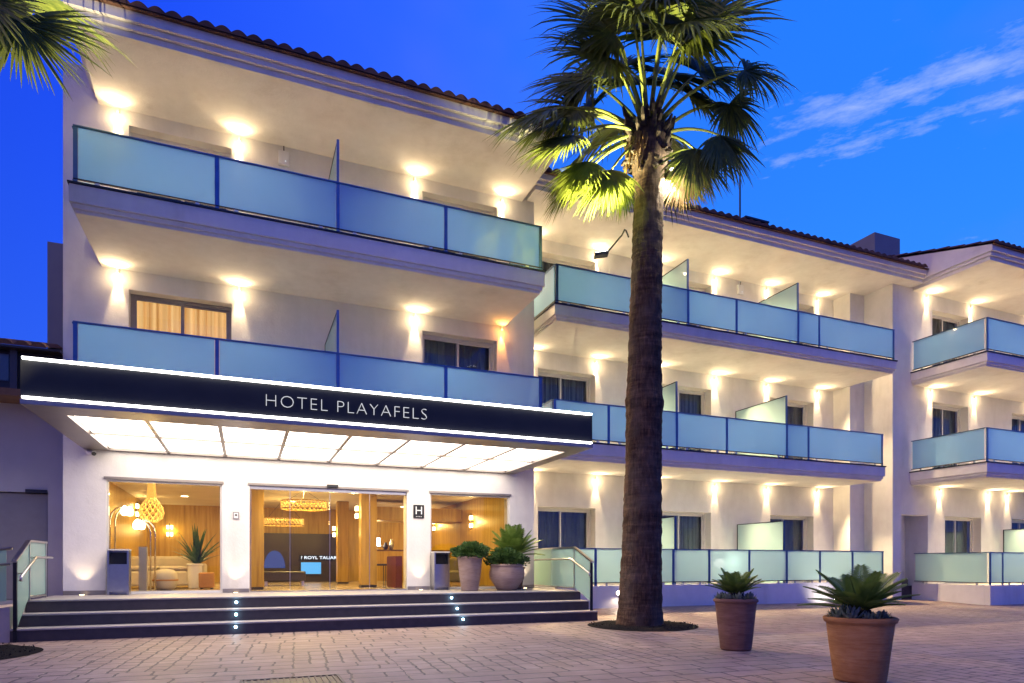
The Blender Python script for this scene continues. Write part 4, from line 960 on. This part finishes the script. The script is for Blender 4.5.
def cycad(t, x, y, z, L, n, seed, el=(20, 75), stem=.16):
    rr = random.Random(seed)
    st_ = MB().lathe([(.075, 0), (.10, stem*.4), (.085, stem*.85), (.04, stem)], (x, y, z-.02), 18, jit=lambda a, q: .014*sin(a*9+q*60)); st_.build('stem', 'bark_dark', t)
    for i in range(n):
        az = 2*pi*i*.382 + rr.uniform(-.2, .2); e0 = R(el[0] + (el[1]-el[0])*(i/n)**1.0 + rr.uniform(-6, 6)); LL = L*rr.uniform(.85, 1.08)
        h = Vector((cos(az), sin(az), 0)); p = Vector((x, y, z+stem-.05)) + h*.03; d = (h*cos(e0)+Uz*sin(e0)); pts = [p.copy()]; K = 12
        for k in range(K):
            p = p + d*LL/K; d = (d - Uz*.020*(1+k/K*1.2)).normalized(); pts.append(p.copy())
        b = MB(); b.tube(pts, [.008*(1-.6*k/K) for k in range(K+1)], 5)
        side = h.cross(Uz).normalized(); m_ = 34
        for q in range(m_):
            f = .10 + .90*q/m_; g_ = f*K; k = min(int(g_), K-1); c = pts[k].lerp(pts[k+1], g_-k); tg = (pts[k+1]-pts[k]).normalized(); up = side.cross(tg)
            if up.z < 0: up = -up
            ln = LL*.30*(sin(pi*min(1, .16+.80*f))**.7)*rr.uniform(.9, 1.1)
            for s_ in (1, -1):
                dd = (side*s_*1.0 + tg*.75 + up*.22).normalized(); wv = (tg*.9-dd*.3).normalized()*.0066*(L/.5); e = c+dd*ln-Uz*ln*.08; mdl = c+dd*ln*.5
                i0 = len(b.v); b.v += [c-wv*.6, c+wv*.6, mdl+wv, e, mdl-wv]; b.f += [(i0, i0+1, i0+2, i0+4), (i0+4, i0+2, i0+3)]
        b.build('frond', 'cycad_leaf', t)
def rosette(t, x, y, z, r, n, seed):
    rr = random.Random(seed); b = MB()
    for i in range(n):
        az = i*2.4+rr.random()*.3; e = R(15+65*(i/n)); d = Vector((cos(az)*cos(e), sin(az)*cos(e), sin(e))); s = d.cross(Uz).normalized()
        p0 = Vector((x, y, z)); ln = r*rr.uniform(.75, 1.1); w_ = ln*.17
        p1, p2, p3 = p0+d*ln*.35, p0+d*ln*.75+Uz*ln*.05, p0+d*ln+Uz*ln*.12; u = s.cross(d)*w_*.5
        i0 = len(b.v); b.v += [p0, p1-s*w_, p1+s*w_, p2-s*w_*.9, p2+s*w_*.9, p3, p1-u, p2-u]
        b.f += [(i0, i0+2, i0+1), (i0+1, i0+2, i0+4, i0+3), (i0+3, i0+4, i0+5), (i0, i0+1, i0+6), (i0, i0+6, i0+2), (i0+1, i0+3, i0+7, i0+6), (i0+6, i0+7, i0+4, i0+2), (i0+3, i0+5, i0+7), (i0+7, i0+5, i0+4)]
    b.build('succulent', 'succulent_leaf', t)
def bush(t, x, y, z, rx, rz, n, seed, lf=.066):
    rr = random.Random(seed); b = MB()
    for i in range(n):
        a = rr.random()*2*pi; cz = rr.uniform(-.25, 1); q = math.sqrt(max(0, 1-cz*cz)); rad = rr.random()**.30
        nz_ = 1+.5*noise.noise(Vector((cos(a)*q*1.9+seed, sin(a)*q*1.9, cz*1.9)))
        p = Vector((x+rx*rad*nz_*q*cos(a), y+rx*rad*nz_*q*sin(a), z+rz*rad*nz_*cz)); d = (Vector((cos(a)*q, sin(a)*q, cz+.25)) + Vector((rr.uniform(-1, 1), rr.uniform(-1, 1), rr.uniform(-.7, .8)))*.8).normalized()
        s = d.cross(Vector((rr.uniform(-1, 1), rr.uniform(-1, 1), rr.uniform(-1, 1)))).normalized(); ln = lf*rr.uniform(.7, 1.3); w_ = ln*.30; up = d.cross(s)*w_*.4
        i0 = len(b.v); b.v += [p, p+d*ln*.5+s*w_+up, p+d*ln, p+d*ln*.5-s*w_+up]; b.f += [(i0, i0+1, i0+2), (i0, i0+2, i0+3)]
    b.build('foliage', 'bush_leaf', t)
    c = MB(); 
    for i in range(14):
        a = rr.random()*2*pi; q = rr.random()*.7; c.tube([(x+.03*cos(a), y+.03*sin(a), z-.12), (x+rx*q*cos(a)*.6, y+rx*q*sin(a)*.6, z+rz*.1), (x+rx*q*cos(a), y+rx*q*sin(a), z+rz*.6)], [.008, .006, .003], 5)
    c.build('stems', 'bark_dark', t)
t = thing('potted_cycad', (5.83, 6.62, 0), 'smaller brown terracotta pot with a sago palm, midway between trunk and large pot', 'potted plant', 'terracotta pots with sago palms on the paving')
pot(t, 5.83, 6.62, .004, .185, .262, .655, 'terracotta_brown'); cycad(t, 5.83, 6.62, .60, .37, 28, 11, (20, 66))
for i, (dx, dy) in enumerate(((-.18, -.06), (-.10, -.16), (.07, -.17), (.18, -.06), (.16, .1), (-.16, .1), (-.02, .18))): rosette(t, 5.83+dx, 6.62+dy, .62, .12, 22, 20+i)
t = thing('potted_cycad', (5.37, 4.42, 0), 'large orange terracotta pot with a wide sago palm, nearest to the viewer', 'potted plant', 'terracotta pots with sago palms on the paving')
pot(t, 5.37, 4.42, .004, .215, .300, .60, 'terracotta', lip=.06); cycad(t, 5.37, 4.42, .55, .50, 30, 12, (14, 60))
for i, (dx, dy) in enumerate(((-.22, .03), (-.20, -.08), (-.11, -.17), (-.01, -.18), (.10, -.17), (.18, -.09), (.08, .19), (-.12, .17))): rosette(t, 5.37+dx, 4.42+dy, .565, .10 if i > 1 else .15, 24, 40+i)
t = thing('potted_bush', (4.22, 12.5, P), 'tall tapered pale pot with a round green bush on the platform', 'potted plant')
pot(t, 4.22, 12.52, P+.003, .165, .26, .70, 'terracotta_pale'); bush(t, 4.22, 12.52, P+.74, .36, .21, 2600, 3)
t = thing('potted_bush', (5.0, 12.5, P), 'round-bellied pale pot with a green bush on the platform', 'potted plant')
pot(t, 5.0, 12.45, P+.003, .20, .345, .54, 'terracotta_pale', round_=True); bush(t, 5.0, 12.45, P+.60, .36, .23, 2600, 8)
t = thing('potted_cycad', (5.36, 13.0, P), 'sago palm in a pot behind the round-bellied pot on the platform', 'potted plant')
pot(t, 5.36, 12.98, P+.003, .18, .25, .48, 'terracotta_brown'); cycad(t, 5.36, 12.98, P+.56, .70, 34, 13, (8, 82), .2)
t = thing('lobby_plant', (-1.0, 16, P), 'bright green leafy plant in a white pot behind the left window', 'potted plant')
pot(t, -1.04, 16.0, P+.004, .12, .16, .55, 'white_plastic')
rr = random.Random(2); b = MB()
for i in range(60):
    az = rr.random()*6.28; e_ = R(rr.uniform(25, 85)); ln = rr.uniform(.5, 1.0); d = Vector((cos(az)*cos(e_)*.62, sin(az)*cos(e_)*.62, sin(e_))); p = Vector((-1.0, 16, P+.5)); s = Vector((-sin(az), cos(az), 0))
    for k in range(5):
        q0, q1 = p, p+d*ln/5; w0, w1 = .035*sin(pi*(k+.2)/5.2), .035*sin(pi*min(1, (k+1.2)/5.2)); b.quad(q0-s*w0, q0+s*w0, q1+s*w1, q1-s*w1); p = q1; d = (d-Uz*.14).normalized()
b.build('leaves', 'bush_leaf', t)
t['label'] = 'bright green leafy plant in a white pot behind the left window'
# ashtray bins
def bin_(x, y, label):
    t = thing('litter_bin', (x, y, P), label, 'litter bin', 'steel litter bins beside the windows'); w_, d_, h = .165, .13, .78
    f = MB(); f.box(x-w_, x-w_+.03, y-d_, y+d_, P+.003, P+h); f.box(x+w_-.03, x+w_, y-d_, y+d_, P+.003, P+h); f.box(x-w_+.031, x+w_-.031, y+d_-.02, y+d_, P+.003, P+h)
    f.build('housing', 'steel', t); bx(x-w_-.005, x+w_+.005, y-d_-.005, y+d_+.005, P+h+.001, P+h+.025).build('lid', 'white_frame', t)
    bx(x-w_+.031, x+w_-.031, y-d_+.01, y-d_+.03, P+.06, P+h-.24).build('door', 'steel', t); bx(x-w_+.031, x+w_-.031, y+.02, y+d_-.021, P+h-.238, P+h-.03).build('opening', 'black_plastic', t)
    bx(x-w_+.031, x+w_-.031, y-d_+.012, y+.018, P+h-.26, P+h-.239).build('ash_tray', 'dark_metal', t)
bin_(-2.06, 13.22, 'steel ashtray bin with a dark opening in front of the left window'); bin_(3.80, 13.22, 'slim steel ashtray bin left of the potted bushes')
bx(-1.83, -1.70, 13.74, 13.9, P+.004, 1.42).build('lobby_pedestal', 'sofa_cream', H)
# globe lamp on the terrace, bulkhead lamp, little floodlight by the parapet
t = thing('globe_lamp', (11.4, 13.5, .49), 'round white globe lamp standing behind the terrace glass', 'lamp')
MB().lathe([(.09, 0), (.09, .02), (.02, .04), (.02, .50)], (11.4, 13.55, .492), 16).build('stand', 'dark_metal', t); MB().lathe([(.03, 0), (.09, .03), (.13, .10), (.13, .17), (.09, .24), (.01, .27)], (11.4, 13.55, .98), 24).build('globe', 'lamp_white', t, True)
light('lamp', 'POINT', (11.4, 13.25, 1.15), 5, (1, .85, .65), t, size=.1)
t = thing('bulkhead_lamp', (7.97, 12.94, .43), 'small round white lamp on the parapet left of the palm trunk', 'wall lamp')
MB().tube([(7.97, 12.948, .43), (7.97, 12.925, .43)], .06, 18).build('bezel', 'white_plastic', t); MB().tube([(7.97, 12.924, .43), (7.97, 12.91, .43)], .045, 18).build('lens', 'lamp_white', t)
light('lamp', 'SPOT', (7.97, 12.88, .43), 12, (1, .8, .55), t, aim=(-.3, -.6, -1), size=.03, spot=130, blend=.5)
t = thing('ground_floodlight', (14.3, 12.45, .05), 'small floodlight on the paving lighting the middle terrace parapet', 'floodlight')
bx(14.2, 14.4, 12.40, 12.50, .07, .17).build('housing', 'black_plastic', t, bevel=.008); bx(14.22, 14.38, 12.41, 12.49, .171, .175).build('lens', 'lamp_white', t)
light('lamp', 'SPOT', (14.3, 12.45, .22), 14, (1, .88, .72), t, aim=(0, .8, .35), size=.03, spot=120, blend=.6)
